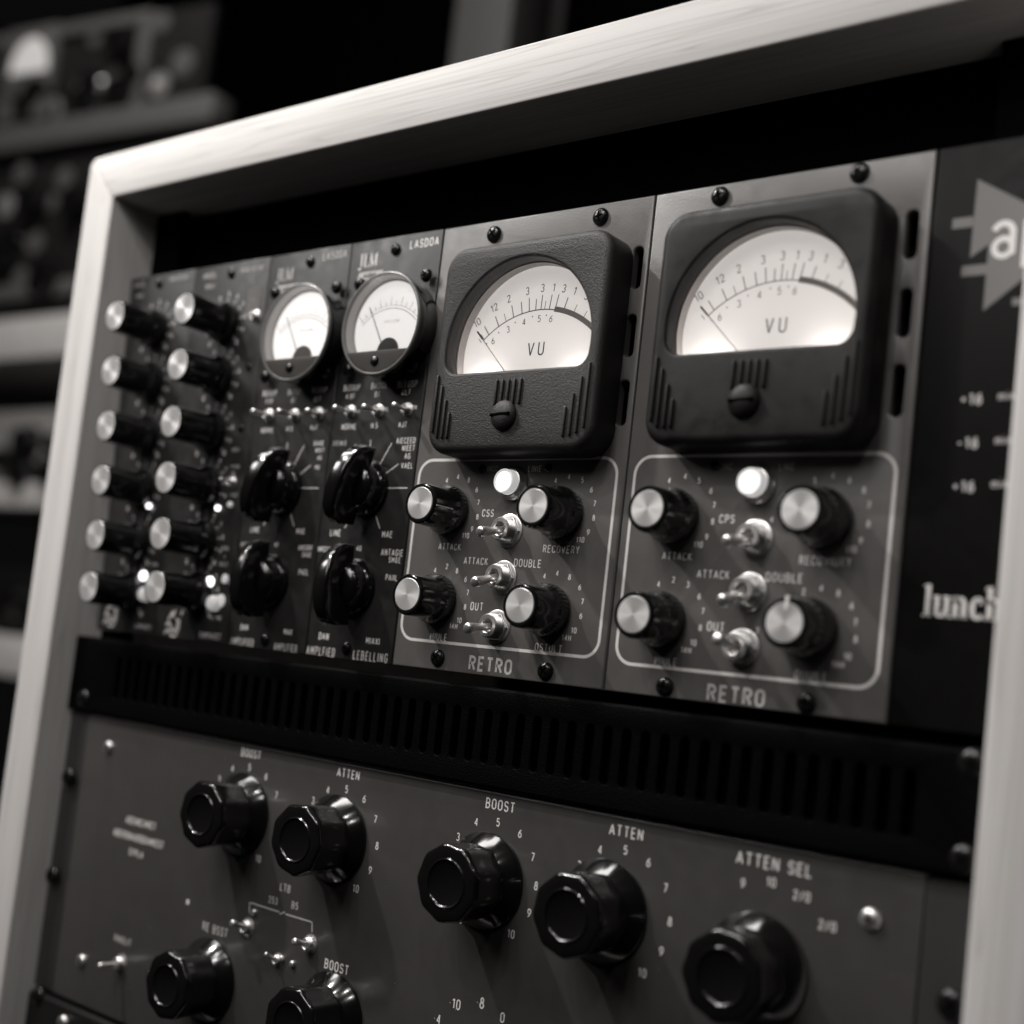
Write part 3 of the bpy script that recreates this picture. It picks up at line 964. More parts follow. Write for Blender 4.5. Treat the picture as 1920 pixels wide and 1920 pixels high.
def ex1(T):
    lab(T, 'NMCEL', 394, 517, 0.2, 0.8, m='printdim'); lab(T, 'BAND EQ 500', 473, 504, 0.16, 0.72, m='printdim')
    lab(T, 'INPUT', 394, 537, 0.17, 0.75, m='printdim')
    x, _, z = P(475, 565, 0)
    T.add('printed_label', finish('printed_label', ribbon_bm([(x - .32, z), (x + .32, z)], 1.0, -0.004), M['steel'], 0))
    lab(T, '+', 475, 562, 0.15, 1, -0.008, m='printdim')
    toggle(T, (476, 592), (470, 590), s=0.42, L=0.35, b=0.4)
    screw(T, 464, 688, 0.13); screw(T, 450, 803, 0.13)
    led(T, 405, 952, 0.09, 'led'); led(T, 390, 1090, 0.17, 'led'); led(T, 392, 1130, 0.27, 'leddim', 0.3, 'push_button'); led(T, 420, 1085, 0.16, 'leddim', 0.06); led(T, 412, 1126, 0.22, 'leddim', 0.06, 'push_button')
    toggle(T, (432, 903), (413, 898), s=0.42, L=0.6, b=0.4); led(T, 428, 945, 0.10, 'leddim')
    squiggle(T, 322, 1170); lab(T, 'SUMPHAEET', 394, 1192, 0.20, 0.62, m='printdim')
    lab(T, 'HIGH', 422, 1028, 0.15, 0.75, m='printdim'); lab(T, 'SHELF', 419, 1058, 0.15, 0.75, m='printdim'); lab(T, '0', 421, 1044, 0.12, m='printdim')
    lab(T, 'PEAK', 438, 928, 0.14, 0.75, m='printdim'); lab(T, 'ON', 437, 888, 0.14, m='printdim'); lab(T, 'FILTER', 441, 875, 0.13, 0.7, m='printdim'); lab(T, 'SHELF', 442, 843, 0.13, 0.7, m='printdim'); lab(T, 'ALPINE', 405, 1158, 0.16, 0.7, m='printdim')


eq_module(0, 'leftmost narrow grey module with six silver-capped knobs, beside the left wooden side board',
          [(215, 592), (207, 695), (198, 798), (188, 900), (178, 1003), (165, 1100)], (297, 531), ex0)
eq_module(1, 'second narrow six-knob module from the left, next to the first round meter module',
          [(345, 578), (333, 683), (320, 790), (310, 895), (300, 1000), (290, 1100)], (432, 512), ex1)


# ---------------------------------------------------------------- two round-meter compressor modules
def domed_bm(contour, y, h, rings=7):
    cx = sum(p[0] for p in contour) / len(contour); cz = sum(p[1] for p in contour) / len(contour)
    bm = bmesh.new()
    prev = None
    for k in range(rings + 1):
        t = 1 - k / rings
        yy = y - h * (1 - t * t)
        if t < 1e-6:
            c = bm.verts.new((cx, yy, cz))
            for i in range(len(prev)):
                bm.faces.new((prev[i], prev[(i + 1) % len(prev)], c))
        else:
            cur = [bm.verts.new((cx + (p[0] - cx) * t, yy, cz + (p[1] - cz) * t)) for p in contour]
            if prev:
                for i in range(len(cur)):
                    bm.faces.new((prev[i], prev[(i + 1) % len(cur)], cur[(i + 1) % len(cur)], cur[i]))
            prev = cur
    return bm


def bulb(name, x, y, z, p, r=0.14):
    l = D.lights.new(name, 'POINT')
    l.energy = p
    l.shadow_soft_size = r * CM
    l.color = (1.0, 0.955, 0.93)
    o = D.objects.new(name, l)
    COL.objects.link(o)
    o.location = Vector((x, y, z)) * CM


def dial_text(o, s, x, z, h, y, rot=0, m='ink', xs=0.8, bold=0.0):
    sub(o, 'lettering', text_me(s, h, xs, M[m], bold, 0.10), (x, y, z), (0, math.radians(rot), 0))


def round_meter(T, cx, cz, dialmat, detail):
    R = 1.60
    body = T.add('round_meter', cached('rm', lambda: finish('round_meter', lathe_bm(
        [(R - .04, 0.0), (R - .04, .5), (R + .01, .56), (R + .02, .78), (R - .06, .79), (R - .10, .40), (0, .40)], 96), M['black'], 40)), (cx, 0, cz))
    sub(body, 'bezel_ring', cached('rmr', lambda: finish('bezel_ring', lathe_bm(
        [(R + .02, .775), (R + .035, .82), (R + .01, .87), (R - .03, .89), (R - .065, .88), (R - .08, .84), (R - .085, .78)], 96), M['rimgrey'], 50)))
    sub(body, 'dial_cup', cached('rmk', lambda: finish('dial_cup', lathe_bm([(R - .085, .78), (R - .12, .50), (R - .20, .47), (R - .20, .45)], 96), M['cup'], 50)))
    sub(body, 'dial_face', cached(('rmd', dialmat), lambda: finish('dial_face', lathe_bm([(R - .12, .42), (R - .12, .48), (0, .48)], 64), M[dialmat], 20)))
    rc = R - .09
    a0 = math.asin(0.84 / rc)
    seg = [(rc * math.cos(t), rc * math.sin(t)) for t in [-(PI - a0) + (PI - 2 * a0) * k / 24 for k in range(25)]]
    sub(body, 'dial_cover', cached('rmc', lambda: finish('dial_cover', plate_bm(seg, (), -.485, -.87, 0.03), M['cover'], 40)))
    scr = cached('rmscrew', lambda: finish('zero_screw', lathe_bm([(.15, 0), (.15, .05), (.11, .09), (0, .10)], 24), M['blackscrew'], 60))
    z = sub(body, 'zero_screw', scr, (0.0, -.87, -1.18))
    sub(body, 'glass', cached('rmg', lambda: finish('glass', domed_bm(circ(0, 0, R - .08, 64), -.875, .06), M['glass'], 60)))
    y = -.486
    bm = bmesh.new()
    ribbon_bm([(1.62 * math.sin(math.radians(a)), -1.05 + 1.62 * math.cos(math.radians(a))) for a in range(-44, 45, 4)], 0.02, y, bm)
    ribbon_bm([(1.72 * math.sin(math.radians(a)), -1.05 + 1.72 * math.cos(math.radians(a))) for a in range(-44, 45, 4)], 0.012, y, bm)
    sub(body, 'scale_arc', finish('scale_arc', bm, M['inkgrey'], 0))
    for k in range(13):
        a = math.radians(-42 + 7 * k)
        l = 0.26 if k % 2 == 0 else 0.14
        p0 = (1.72 * math.sin(a), -1.05 + 1.72 * math.cos(a)); p1 = ((1.72 + l) * math.sin(a), -1.05 + (1.72 + l) * math.cos(a))
        sub(body, 'tick_mark', finish('tick_mark', ribbon_bm([p0, p1], 0.018, y), M['inkgrey'], 0))
    dial_text(body, 'A.R.C.L.II.500', .12, .16, .09, y, 0, 'inkgrey')
    dial_text(body, 'o', .1, .36, .08, y, 0, 'inkgrey')
    sub(body, 'needle', finish('needle', rod_bm((-.86, -.52, .66), (-.12, -.52, -.62), [(0.006, 0), (0.012, .1), (0.016, 1)], 8), M['ink'], 60))
    sub(body, 'needle_hub', finish('needle_hub', plate_bm([(.44 * math.cos(math.radians(a)), .44 * math.sin(math.radians(a))) for a in range(0, 181, 10)], (), -.50, -.56, .03), M['hub'] if detail else M['inkgrey'], 50), (0.12, 0, -.80))
    return body


def comp_module(i, lbl, L):
    T = Thing('meter_module', lbl, 'audio module', ((E_[i][1] + E_[i + 1][1]) / 2, 0, 0.05), 'narrow modules with a small round meter')
    front_plate(T, i, 'steel2')
    for s in L['screws']: screw(T, s[0], s[1], 0.19)
    for s in L['meter_screws']: screw(T, s[0], s[1], 0.21, y=-0.15, h=0.16)
    round_meter(T, L['meter'][0], L['meter'][1], L['dial'], L['detail'])
    x, z = L['jlm']
    serif(T, 'JLM', x, z, 0.46, -0.004, 'print_' if L['detail'] else 'printdim', 0.78)
    bx, bz = L['badge']
    poly(T, [(bx, bz), (bx + 1.05, bz), (bx + 1.17, bz + .26), (bx + .12, bz + .26)], -0.004, 'printdim', 'printed_badge')
    T.add('lettering', text_me('AUDIO', 0.15, 1.0, M['steel2'], 0.02), (bx + .58, -0.008, bz + .13))
    for b, t in L['toggles']: toggle(T, b, t, s=0.42, L=0.80, b=0.45, ls=0.62)
    for k, (c, rt) in enumerate(L['knobs']): chicken_knob(T, c, rt)
    for p, q in L['lines']: line(T, p, q, 0.028)
    for t in L['text']:
        lab(T, *t[:4], **(t[4] if len(t) > 4 else {}))
    return T


comp_module(2, 'narrow grey module with the brighter, blurred round meter, left of the sharper round meter module', dict(
    screws=[(580, 490), (494, 1199)], meter_screws=[(514, 549), (629, 538), (495, 706), (608, 697)],
    meter=(10.17, 10.25), dial='rdial1', detail=False, jlm=(7.95, 12.38), badge=(7.93, 11.97),
    toggles=[((501, 778), (472, 771)), ((549, 778), (521, 771)), ((594, 775), (576, 770))],
    knobs=[((9.62, 5.33), 14), ((9.55, 2.27), -3)],
    lines=[((511, 838), (518, 868)), ((539, 830), (535, 871)), ((571, 834), (547, 880)), ((583, 872), (556, 895)), ((560, 915), (597, 915)), ((502, 971), (494, 985)), ((545, 964), (551, 986))],
    text=[('LA500A', 628, 478, 0.27, dict(xs=.78, m='printdim')), ('BLEGUP', 506, 737, .19, dict(xs=.62)), ('BILEGP', 552, 735, .19, dict(xs=.62)), ('BLEGUP', 599, 731, .19, dict(xs=.64)),
          ('4.3F', 505, 752, .17, dict(xs=.7)), ('BT', 551, 750, .17), ('CLT', 595, 748, .17, dict(xs=.75)),
          ('NORME', 501, 807, .18, dict(xs=.7)), ('H.5', 543, 804, .17), ('AJT', 589, 801, .17),
          ('BAIGE', 598, 831, .16, dict(xs=.7)), ('NIEET', 600, 844, .15, dict(xs=.7)), ('AG', 599, 858, .15), ('MU', 595, 876, .15),
          ('oo', 566, 775, .1, dict(m='printdim')), ('oo', 610, 769, .12, dict(m='printdim')),
          ('LINE', 478, 993, .19, dict(xs=.75)), ('MAE', 564, 996, .19, dict(xs=.75)), ('INCESSE', 463, 1021, .16, dict(xs=.62, m='printdim')), ('40', 518, 1021, .15),
          ('ANSORF', 573, 1027, .18, dict(xs=.66)), ('SAGE', 575, 1040, .17, dict(xs=.7)), ('PAEL', 569, 1073, .18, dict(xs=.72)), ('DAN', 458, 1176, .19, dict(xs=.7)), ('MAX', 540, 1185, .19, dict(xs=.7)),
          ('AMPLIFIED', 454, 1203, .25, dict(xs=.56, m='printdim')), ('AMPLFIED', 535, 1214, .25, dict(xs=.58, m='printdim'))]))
comp_module(3, 'narrow grey module with a sharp round meter, directly left of the large square meter module', dict(
    screws=[(740, 467), (647, 1215)], meter_screws=[(672, 532), (797, 515), (650, 693), (771, 686)],
    meter=(13.97, 10.25), dial='rdial2', detail=True, jlm=(11.86, 12.45), badge=(11.80, 12.03),
    toggles=[((654, 771), (626, 764)), ((706, 770), (681, 762)), ((760, 767), (738, 759))],
    knobs=[((13.45, 5.33), 14), ((13.40, 2.27), -3)],
    lines=[((695, 825), (692, 868)), ((735, 830), (707, 880)), ((747, 870), (715, 894)), ((721, 915), (764, 915)), ((656, 975), (646, 990)), ((705, 968), (712, 991)), ((666, 833), (667, 842))],
    text=[('LASDOA', 796, 455, .28, dict(xs=.80, bold=.004)), ('BLEGUP', 660, 727, .20, dict(xs=.64)), ('BADGE', 711, 723, .20, dict(xs=.76)), ('BLEGSP', 764, 720, .21, dict(xs=.76)),
          ('4.8F', 657, 743, .18, dict(xs=.8)), ('BT', 708, 739, .18), ('CLT', 762, 735, .18, dict(xs=.85)),
          ('NORNE', 654, 800, .19, dict(xs=.76)), ('H.5', 702, 798, .18), ('AJT', 755, 796, .18),
          ('oy', 672, 770, .13, dict(m='printdim')), ('9ML', 723, 767, .15, dict(xs=.7)), ('9M', 776, 764, .17, dict(xs=.8)),
          ('BIEIWIS', 637, 831, .17, dict(xs=.65, m='printdim')),
          ('AIECEED', 761, 826, .19, dict(xs=.70)), ('NIEET', 766, 840, .18, dict(xs=.74)), ('AG', 764, 855, .18), ('VAEL', 763, 873, .18, dict(xs=.76)),
          ('LINE', 629, 999, .21, dict(xs=.80)), ('MAE', 726, 1002, .20, dict(xs=.80)), ('INRCESCAR', 615, 1030, .17, dict(xs=.64)), ('40', 673, 1028, .17),
          ('ANTAGIE', 735, 1036, .21, dict(xs=.70)), ('SM&E', 740, 1050, .18, dict(xs=.74)), ('PAIIL', 734, 1083, .19, dict(xs=.78)), ('DAN', 607, 1193, .22, dict(xs=.72)), ('MIAXI', 699, 1202, .20, dict(xs=.80)),
          ('AMPLFIED', 601, 1221, .28, dict(xs=.60, m='printdim')), ('LEBELLING', 694, 1231, .29, dict(xs=.62, m='printdim'))]))


# ---------------------------------------------------------------- two wide modules with the square VU meters
def vu_meter(T, ox, oz, bez, lbl=None, faint=False, power=0.012):
    """square meter; its own middle is (ox, oz) on the panel"""
    body_o = rrect(-2.93, -3.02, 2.93, 3.02, 0.72, 10)
    wx, wz, wr, wb = 0.0, -0.02, 2.50, -0.72     # window circle and its lower chord
    def window(o=0.0):
        r = wr - o; c = 0.42
        zb = wb + o
        a0 = math.asin((zb + c - wz) / r) if abs((zb + c - wz) / r) < 1 else 0
        pts = []
        n = 40
        for k in range(n + 1):
            a = a0 + (PI - 2 * a0) * k / n
            pts.append((wx + r * math.cos(a), wz + r * math.sin(a)))
        xe = r * math.cos(a0)
        for k in range(1, 9):
            a = PI + PI / 2 * k / 8
            pts.append((-xe + c + c * math.cos(a), zb + c + c * math.sin(a)))
        for k in range(1, 9):
            a = -PI / 2 + PI / 2 * k / 9
            pts.append((xe - c + c * math.cos(a), zb + c + c * math.sin(a)))
        return pts
    def body():
        bm = plate_bm(body_o, (window(),), -0.55, -1.02, 0.24, seg=5, hbevel=0.09)
        plate_bm(inset(body_o, 0.004), (rrect(-2.66, -2.75, 2.66, 2.75, 0.5),), 0, -0.552, 0.0, bm=bm)
        return finish('vu_meter', bm, bez, 40)
    o = T.add('vu_meter', cached(('vub', bez.name), body), (ox, 0, oz), label=lbl)
    sub(o, 'window_liner', cached('vul', lambda: finish('window_liner', plate_bm([(2.60 * math.cos(math.radians(a)), -.02 + 2.60 * math.sin(math.radians(a))) for a in range(-16, 197, 4)] + [(2.465 * math.cos(math.radians(a)), -.02 + 2.465 * math.sin(math.radians(a))) for a in range(196, -17, -4)], (), -0.25, -0.54, 0.0), M['liner'], 40)))
    sub(o, 'dial_face', cached('vud', lambda: finish('dial_face', plate_bm(rrect(-2.62, -1.6, 2.62, 2.65, 0.3), (), -0.1, -0.25, 0.0), M['dial'], 20)))
    y = -0.256
    ac, ar = (0.14, -1.71), 2.89
    ink = 'inkgrey' if faint else 'ink'
    arcp = lambda a, r: (ac[0] + r * math.sin(math.radians(a)), ac[1] + r * math.cos(math.radians(a)))
    sub(o, 'scale_arc', finish('scale_arc', ribbon_bm([arcp(a, ar) for a in range(-42, 12, 2)], 0.028, y), M[ink], 0))
    sub(o, 'red_zone', finish('red_zone', ribbon_bm([arcp(a, ar + 0.02) for a in range(10, 48, 2)], 0.15, y - 0.003), M['inkgrey'], 0))
    for a, l in ((-41.5, .22), (-37.5, .34), (-44, .16), (-29.5, .36), (-24, .26), (-18.5, .38), (-12.5, .36), (-7.5, .40), (-3.0, .32), (0.6, .42), (3.2, .24), (6.4, .42), (10.5, .44), (16.5, .40), (23.5, .30), (31, .28)):
        sub(o, 'tick_mark', finish('tick_mark', ribbon_bm([arcp(a, ar), arcp(a, ar + l)], 0.026 if l > .3 else 0.018, y), M[ink], 0))
    for s, a in (('10', -40), ('12', -28.5), ('2', -19.5), ('3', -8.5), ('3', 0.2), ('1', 6.6), ('3', 12.6), ('1', 19), ('3', 26.5), ('7', 35)):
        x, z = arcp(a, ar + 0.62)
        dial_text(o, s, x, z, 0.235, y, a * 0.85, ink, 0.85)
    for s, a in (('6', -37), ('3', -24), ('4', -11.5), ('5', 0.2), ('6', 9.2)):
        x, z = arcp(a, ar - 0.26)
        dial_text(o, s, x, z, 0.20, y, a * 0.4, ink, 0.85)
    for a in (-41.5, -31, -18, -5, 5.2):
        x, z = arcp(a, ar - 0.17)
        sub(o, 'scale_dot', finish('scale_dot', lathe_bm([(0.022, 0.2565), (0, 0.2565)], 8, c=(x, z)), M[ink], 0))
    x, z = 0.11, 0.06
    dial_text(o, 'V', x - .14, z, 0.40, y, 0, ink, 0.80); dial_text(o, 'U', x + .22, z, 0.40, y, 0, ink, 0.78)
    # needle and its pivot hump
    sub(o, 'needle', finish('needle', rod_bm((-1.93, -.42, 0.66), (-0.70, -.42, -0.62), [(0.012, 0), (0.026, 0.01), (0.026, .18), (0.010, .2), (0.010, 1)], 10), M['ink'], 60))
    sub(o, 'needle_pivot', cached('vup', lambda: finish('needle_pivot', plate_bm(circ(0, 0, .42, 28), (), -.34, -.50, .05), M['ink'], 40)), (0.14, 0, -1.0))
    sub(o, 'glass', cached('vug', lambda: finish('glass', domed_bm(window(0.02), -0.70, 0.03, 8), M['glass'], 60)))
    # raised ribs and the slotted adjusting screw
    for x, z0, z1 in ((-2.66, -2.42, -.75), (-2.47, -2.58, -1.06), (-2.27, -2.60, -1.47), (-2.08, -2.60, -1.86),
                      (2.62, -2.42, -.66), (2.40, -2.55, -1.02), (2.19, -2.62, -1.46), (1.98, -2.64, -1.82),
                      (-.46, -1.70, -.98), (-.25, -1.70, -.98), (-.04, -1.70, -.98), (.17, -1.70, -.98), (.38, -1.70, -.98)):
        me = cached(('rib', round(z1 - z0, 2), bez.name), lambda: finish('rib', box_bm(-.045, .045, -1.085, -0.98, 0, z1 - z0, 0.035, seg=3), bez, 60))
        sub(o, 'rib', me, (x, 0, z0))
    scr = cached(('adj', bez.name), lambda: finish('adjusting_screw', lathe_bm([(.42, .9), (.43, 1.03), (.41, 1.10), (.34, 1.18), (.2, 1.235), (0, 1.25)], 48), bez, 60))
    sub(o, 'adjusting_screw', scr, (-0.09, 0, -2.0))
    sub(o, 'screw_slot', cached('adjs', lambda: finish('screw_slot', box_bm(-.33, .33, -1.256, -1.0, -.035, .035, 0.01), M['void'], 0)), (-0.09, 0, -2.0), (0, math.radians(-3), 0))
    for dx in (-1.55, 1.7):
        bulb('meter_bulb', ox + dx, -.42, oz - 1.05, power, .16)
    return o


def num(T, s, u, v, h=0.165, m='print_', **k):
    return lab(T, s, u, v, h, 0.82, m=m, bold=0.005, **k)


def vu_module(i, lbl, L):
    T = Thing('vu_module', lbl, 'audio module', ((E_[i][1] + E_[i + 1][1]) / 2, 0, 0.05), 'wide modules with a big square VU meter')
    xs = L['slotx']
    front_plate(T, i, 'steel', [rrect(xs - .15, a, xs + .15, b, 0.13, 5) for a, b in ((10.78, 11.92), (8.92, 10.06), (7.05, 8.27))], 0.06)
    vu_meter(T, L['vu'][0], L['vu'][1], M[L['bez']], faint=L['faint'], power=L['power'])
    x0, z0, x1, z1 = L['box']
    fr = ribbon_bm(rrect(x0, z0, x1, z1, 0.48, 8), 0.085, -0.004, closed=True)
    T.add('printed_frame', finish('printed_frame', fr, M['printline'], 0))
    for s in L['screws']: screw(T, s[0], s[1], 0.25)
    for s in L['dots']: screw(T, s[0], s[1], 0.13, y=0)
    # lit push lamp
    u, v = L['lamp']
    x, _, z = P(u, v, -0.52)
    o = T.add('indicator_lamp', cached('lampb', lambda: finish('indicator_lamp', lathe_bm([(.46, .0), (.47, .06), (.42, .12), (.42, .18), (.39, .22), (.39, .26), (.36, .27), (.36, .1), (0, .1)], 48), M['chrome'], 40)), (x, 0, z))
    sub(o, 'lamp_cap', cached('lampc', lambda: finish('lamp_cap', lathe_bm([(.345, .15), (.345, .48), (.335, .51), (.31, .525), (.285, .515), (.27, .49), (.26, .49)], 48), M['lens'], 40)))
    sub(o, 'lamp_lens', cached('lampl', lambda: finish('lamp_lens', lathe_bm([(.28, .48), (.26, .50), (.15, .53), (0, .54)], 48), M['lampcap'], 60)))
    for k in L['knobs']: alu_knob(T, *k[:2], **k[2])
    for b, t in L['toggles']: toggle(T, b, t, L=1.30, s=0.90, b=0.5, ls=0.95)
    for t in L['text']: lab(T, *t[:4], **(t[4] if len(t) > 4 else {}))
    for s, u, v in L['nums']: num(T, s, u, v, m=L['nm'])
    return T


K = dict(L=1.4)
vu_module(4, 'wide grey module with the first, sharply focused square VU meter, mid rack', dict(
    slotx=22.50, vu=(19.44, 9.19), bez='bezel', faint=False, power=0.014, box=(15.53, .86, 22.58, 6.18),
    screws=[(924, 438), (1124, 405), (818, 1233), (1020, 1258)], dots=[(903, 879), (1027, 877)], lamp=(943, 901),
    knobs=[(787, 943, dict(L=1.33, rb=.71, pointer='side', rot=4)), (999, 948, dict(L=1.33, rb=.71, rot=20)), (763, 1114, dict(L=1.33, rb=.71, rot=50)), (974, 1135, dict(L=1.33, rb=.71, rot=80))],
    toggles=[((945, 993), (898, 997)), ((934, 1081), (888, 1092)), ((922, 1174), (874, 1178))],
    text=[('INCC', 924, 879, .17, dict(xs=.7, m='printdim')), ('LINIE', 1003, 879, .19, dict(xs=.75)), ('CSS', 915, 962, .22, dict(xs=.78)), ('ATTACK', 843, 1025, .20, dict(xs=.78)), ('RECOVERY', 1052, 1030, .22, dict(xs=.78)),
          ('ATTACK', 892, 1052, .21, dict(xs=.76)), ('DOUBLE', 989, 1056, .23, dict(xs=.80)), ('OUT', 894, 1137, .24, dict(xs=.74)), ('MIULE', 822, 1194, .21, dict(xs=.80)), ('OSTULT', 1028, 1215, .22, dict(xs=.80)),
          ('RETRO', 919, 1247, .43, dict(xs=.86, m='printdim', bold=.006))],
    nm='print_',
    nums=[('4', 838, 901), ('4', 859, 894), ('8', 879, 900), ('6', 894, 918), ('7', 897, 942), ('8', 895, 969), ('9', 885, 992), ('110', 873, 1004),
          ('4', 1042, 901), ('4', 1067, 894), ('5', 1092, 900), ('6', 1109, 918), ('7', 1115, 944), ('8', 1113, 971), ('9', 1103, 998), ('110', 1088, 1012),
          ('4', 816, 1069), ('2', 838, 1062), ('8', 857, 1070), ('6', 873, 1086), ('7', 877, 1111), ('8', 872, 1138), ('10', 861, 1163), ('14H', 850, 1174),
          ('4', 1021, 1080), ('4', 1045, 1075), ('8', 1068, 1082), ('6', 1087, 1101), ('7', 1092, 1128), ('6', 1089, 1155), ('10', 1076, 1182), ('14H', 1062, 1196)]))
vu_module(5, 'wide grey module with the second square VU meter, nearest the black panel at the right', dict(
    slotx=30.03, vu=(26.78, 9.30), bez='bezel2', faint=True, power=0.016, box=(23.14, .80, 30.18, 6.20),
    screws=[(1348, 366), (1610, 322), (1244, 1287), (1510, 1318)], dots=[(1339, 873)], lamp=(1404, 902),
    knobs=[(1213, 953, dict(L=1.33, rb=.71, rot=10)), (1499, 955, dict(L=1.33, rb=.71, rot=35)), (1187, 1152, dict(L=1.33, rb=.71, rot=60)), (1470, 1167, dict(L=1.33, rb=.71, rot=3, pointer='top'))],
    toggles=[((1408, 1008), (1360, 1015)), ((1397, 1108), (1352, 1127)), ((1383, 1214), (1343, 1196))],
    text=[('INC', 1364, 875, .18, dict(xs=.75, m='printdim')), ('LINE', 1475, 875, .19, dict(xs=.75, m='printdim')), ('CPS', 1363, 973, .22, dict(xs=.78)), ('ATTACK', 1269, 1043, .20, dict(xs=.80)), ('RECOVIURY', 1547, 1052, .22, dict(xs=.78)),
          ('ATTACK', 1337, 1077, .21, dict(xs=.80)), ('DOUBLE', 1470, 1083, .23, dict(xs=.84)), ('OUT', 1342, 1175, .24, dict(xs=.80)), ('MIULE', 1248, 1240, .21, dict(xs=.80)), ('QUUILE', 1520, 1267, .22, dict(xs=.80)),
          ('RETRO', 1379, 1304, .43, dict(xs=.88, m='printdim', bold=.006))],
    nm='print_',
    nums=[('4', 1255, 901), ('4', 1285, 893), ('5', 1311, 901), ('6', 1333, 920), ('7', 1339, 947), ('8', 1336, 978), ('9', 1325, 1007), ('110', 1309, 1021),
          ('5', 1528, 901), ('4', 1562, 892), ('6', 1593, 900), ('8', 1620, 919), ('7', 1629, 947), ('8', 1628, 983), ('9', 1614, 1014), ('110', 1596, 1030),
          ('4', 1235, 1095), ('2', 1263, 1087), ('3', 1290, 1096), ('6', 1311, 1118), ('7', 1318, 1146), ('8', 1313, 1177), ('10', 1300, 1205), ('14H', 1286, 1219),
          ('2', 1507, 1109), ('4', 1540, 1103), ('8', 1572, 1112), ('6', 1597, 1136), ('7', 1604, 1167), ('8', 1604, 1199), ('10', 1589, 1231), ('14H', 1571, 1246), ('4', 1447, 974), ('7', 1420, 1183)]))

# ================================================================== vented blank panel
vent = Thing('vent_panel', 'black vented blank panel with a long row of upright slots below the module row', 'vent panel', (16.3, 0, -2.98))
slots = [rrect(2.41 + .5647 * k - .135, -2.32, 2.41 + .5647 * k + .135, -0.84, 0.13, 4) for k in range(52)]
vent.add('slotted_plate', finish('slotted_plate', plate_bm(rrect(-0.45, -2.97, 33.0, -0.24, 0.06, 2), slots, 0.12, -0.22, 0.10, hbevel=0.03), M['crinkle'], 40))
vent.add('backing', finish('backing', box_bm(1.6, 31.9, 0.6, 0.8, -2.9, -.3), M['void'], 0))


def bolt(T, u, v, m='blackscrew', r=0.34):
    return screw(T, u, v, r, m, name='rack_screw', y=-0.12)


bolt(vent, 155, 1310); bolt(vent, 1823, 1432); bolt(vent, 1806, 1612)

# ================================================================== equaliser
eq = Thing('equaliser_unit', 'grey tube equaliser panel with large fluted black knobs below the vent panel', 'equaliser', (16.3, 0, -13.0))
eq.add('front_panel', finish('front_panel', plate_bm([(0.72, -12.98), (31.66, -12.98), (31.66, -3.06), (0.72, -3.06)], (), 0.35, 0, 0.05), M['steel3'], 40))
eq.add('edge_highlight_strip', finish('edge_highlight_strip', box_bm(0.74, 31.64, -0.006, 0.34, -3.085, -3.035, 0.022), M['edge'], 60))  # bright metal strip added to carry the highlight along the top edge
for x0, x1 in ((-0.46, 0.70), (31.68, 33.0)):
    eq.add('rack_ear', finish('rack_ear', plate_bm([(x0, -12.98), (x1, -12.98), (x1, -3.06), (x0, -3.06)], (), 0.35, 0.03, 0.05), M['ear'], 40))
for u, v, rt in ((375, 1527, 12), (552, 1575, 4), (835, 1657, 18), (1060, 1717, 9), (1352, 1832, 14), (310, 1848, 20), (541, 1922, 2)):
    big_knob(eq, u, v, 1.65, rt)
bolt(eq, 125, 1457); bolt(eq, 95, 1642); bolt(eq, 1783, 1885)
screw(eq, 201, 1401, .22, 'chrome'); screw(eq, 1630, 1724, .25, 'chrome'); screw(eq, 150, 1802, .22, 'chrome')
toggle(eq, (222, 1806), (184, 1812), s=.55, L=0.85, b=.4, ls=.68)
toggle(eq, (460, 1739), (434, 1730), s=.55, L=0.75, b=.4, ls=.68)
toggle(eq, (577, 1771), (550, 1765), s=.55, L=0.75, b=.4, ls=.68)
toggle(eq, (518, 1800), (497, 1788), s=.40, L=0.55, b=.4)
for u, v in ((473, 1711), (525, 1798), (545, 1808)):
    led(eq, u, v, 0.10, 'chrome', 0.10, 'rivet')
o = lab(eq, '*', 352, 1691, .35, 1)
for t in [('BOOST', 471, 1413, .27, dict(xs=.80)), ('ATTEN', 653, 1451, .27, dict(xs=.80)), ('BOOST', 938, 1510, .29, dict(xs=.80)), ('ATTEN', 1174, 1560, .29, dict(xs=.80)), ('ATTEN SEL', 1450, 1620, .31, dict(xs=.84)),
          ('BOOST', 631, 1813, .29, dict(xs=.80)), ('ABSINCAMET', 264, 1543, .26, dict(xs=.70)), ('ABERONAURDOAMIEST', 259, 1572, .26, dict(xs=.66)), ('SYPLA', 255, 1600, .24, dict(xs=.74)),
          ('LTB', 535, 1665, .24, dict(xs=.8, m='printdim')), ('253', 512, 1688, .22, dict(xs=.75, m='printdim')), ('B5', 553, 1698, .22, dict(xs=.85, m='printdim')),
          ('RE BSST', 403, 1743, .28, dict(xs=.74, m='printdim')), ('RINGLIT', 230, 1763, .24, dict(xs=.74, m='printdim')),
          ('·10', 853, 1882, .28), ('·8', 901, 1880, .30), ('·4', 820, 1910, .27), ('0', 942, 1908, .27)]:
    lab(eq, *t[:4], **(t[4] if len(t) > 4 else {}))
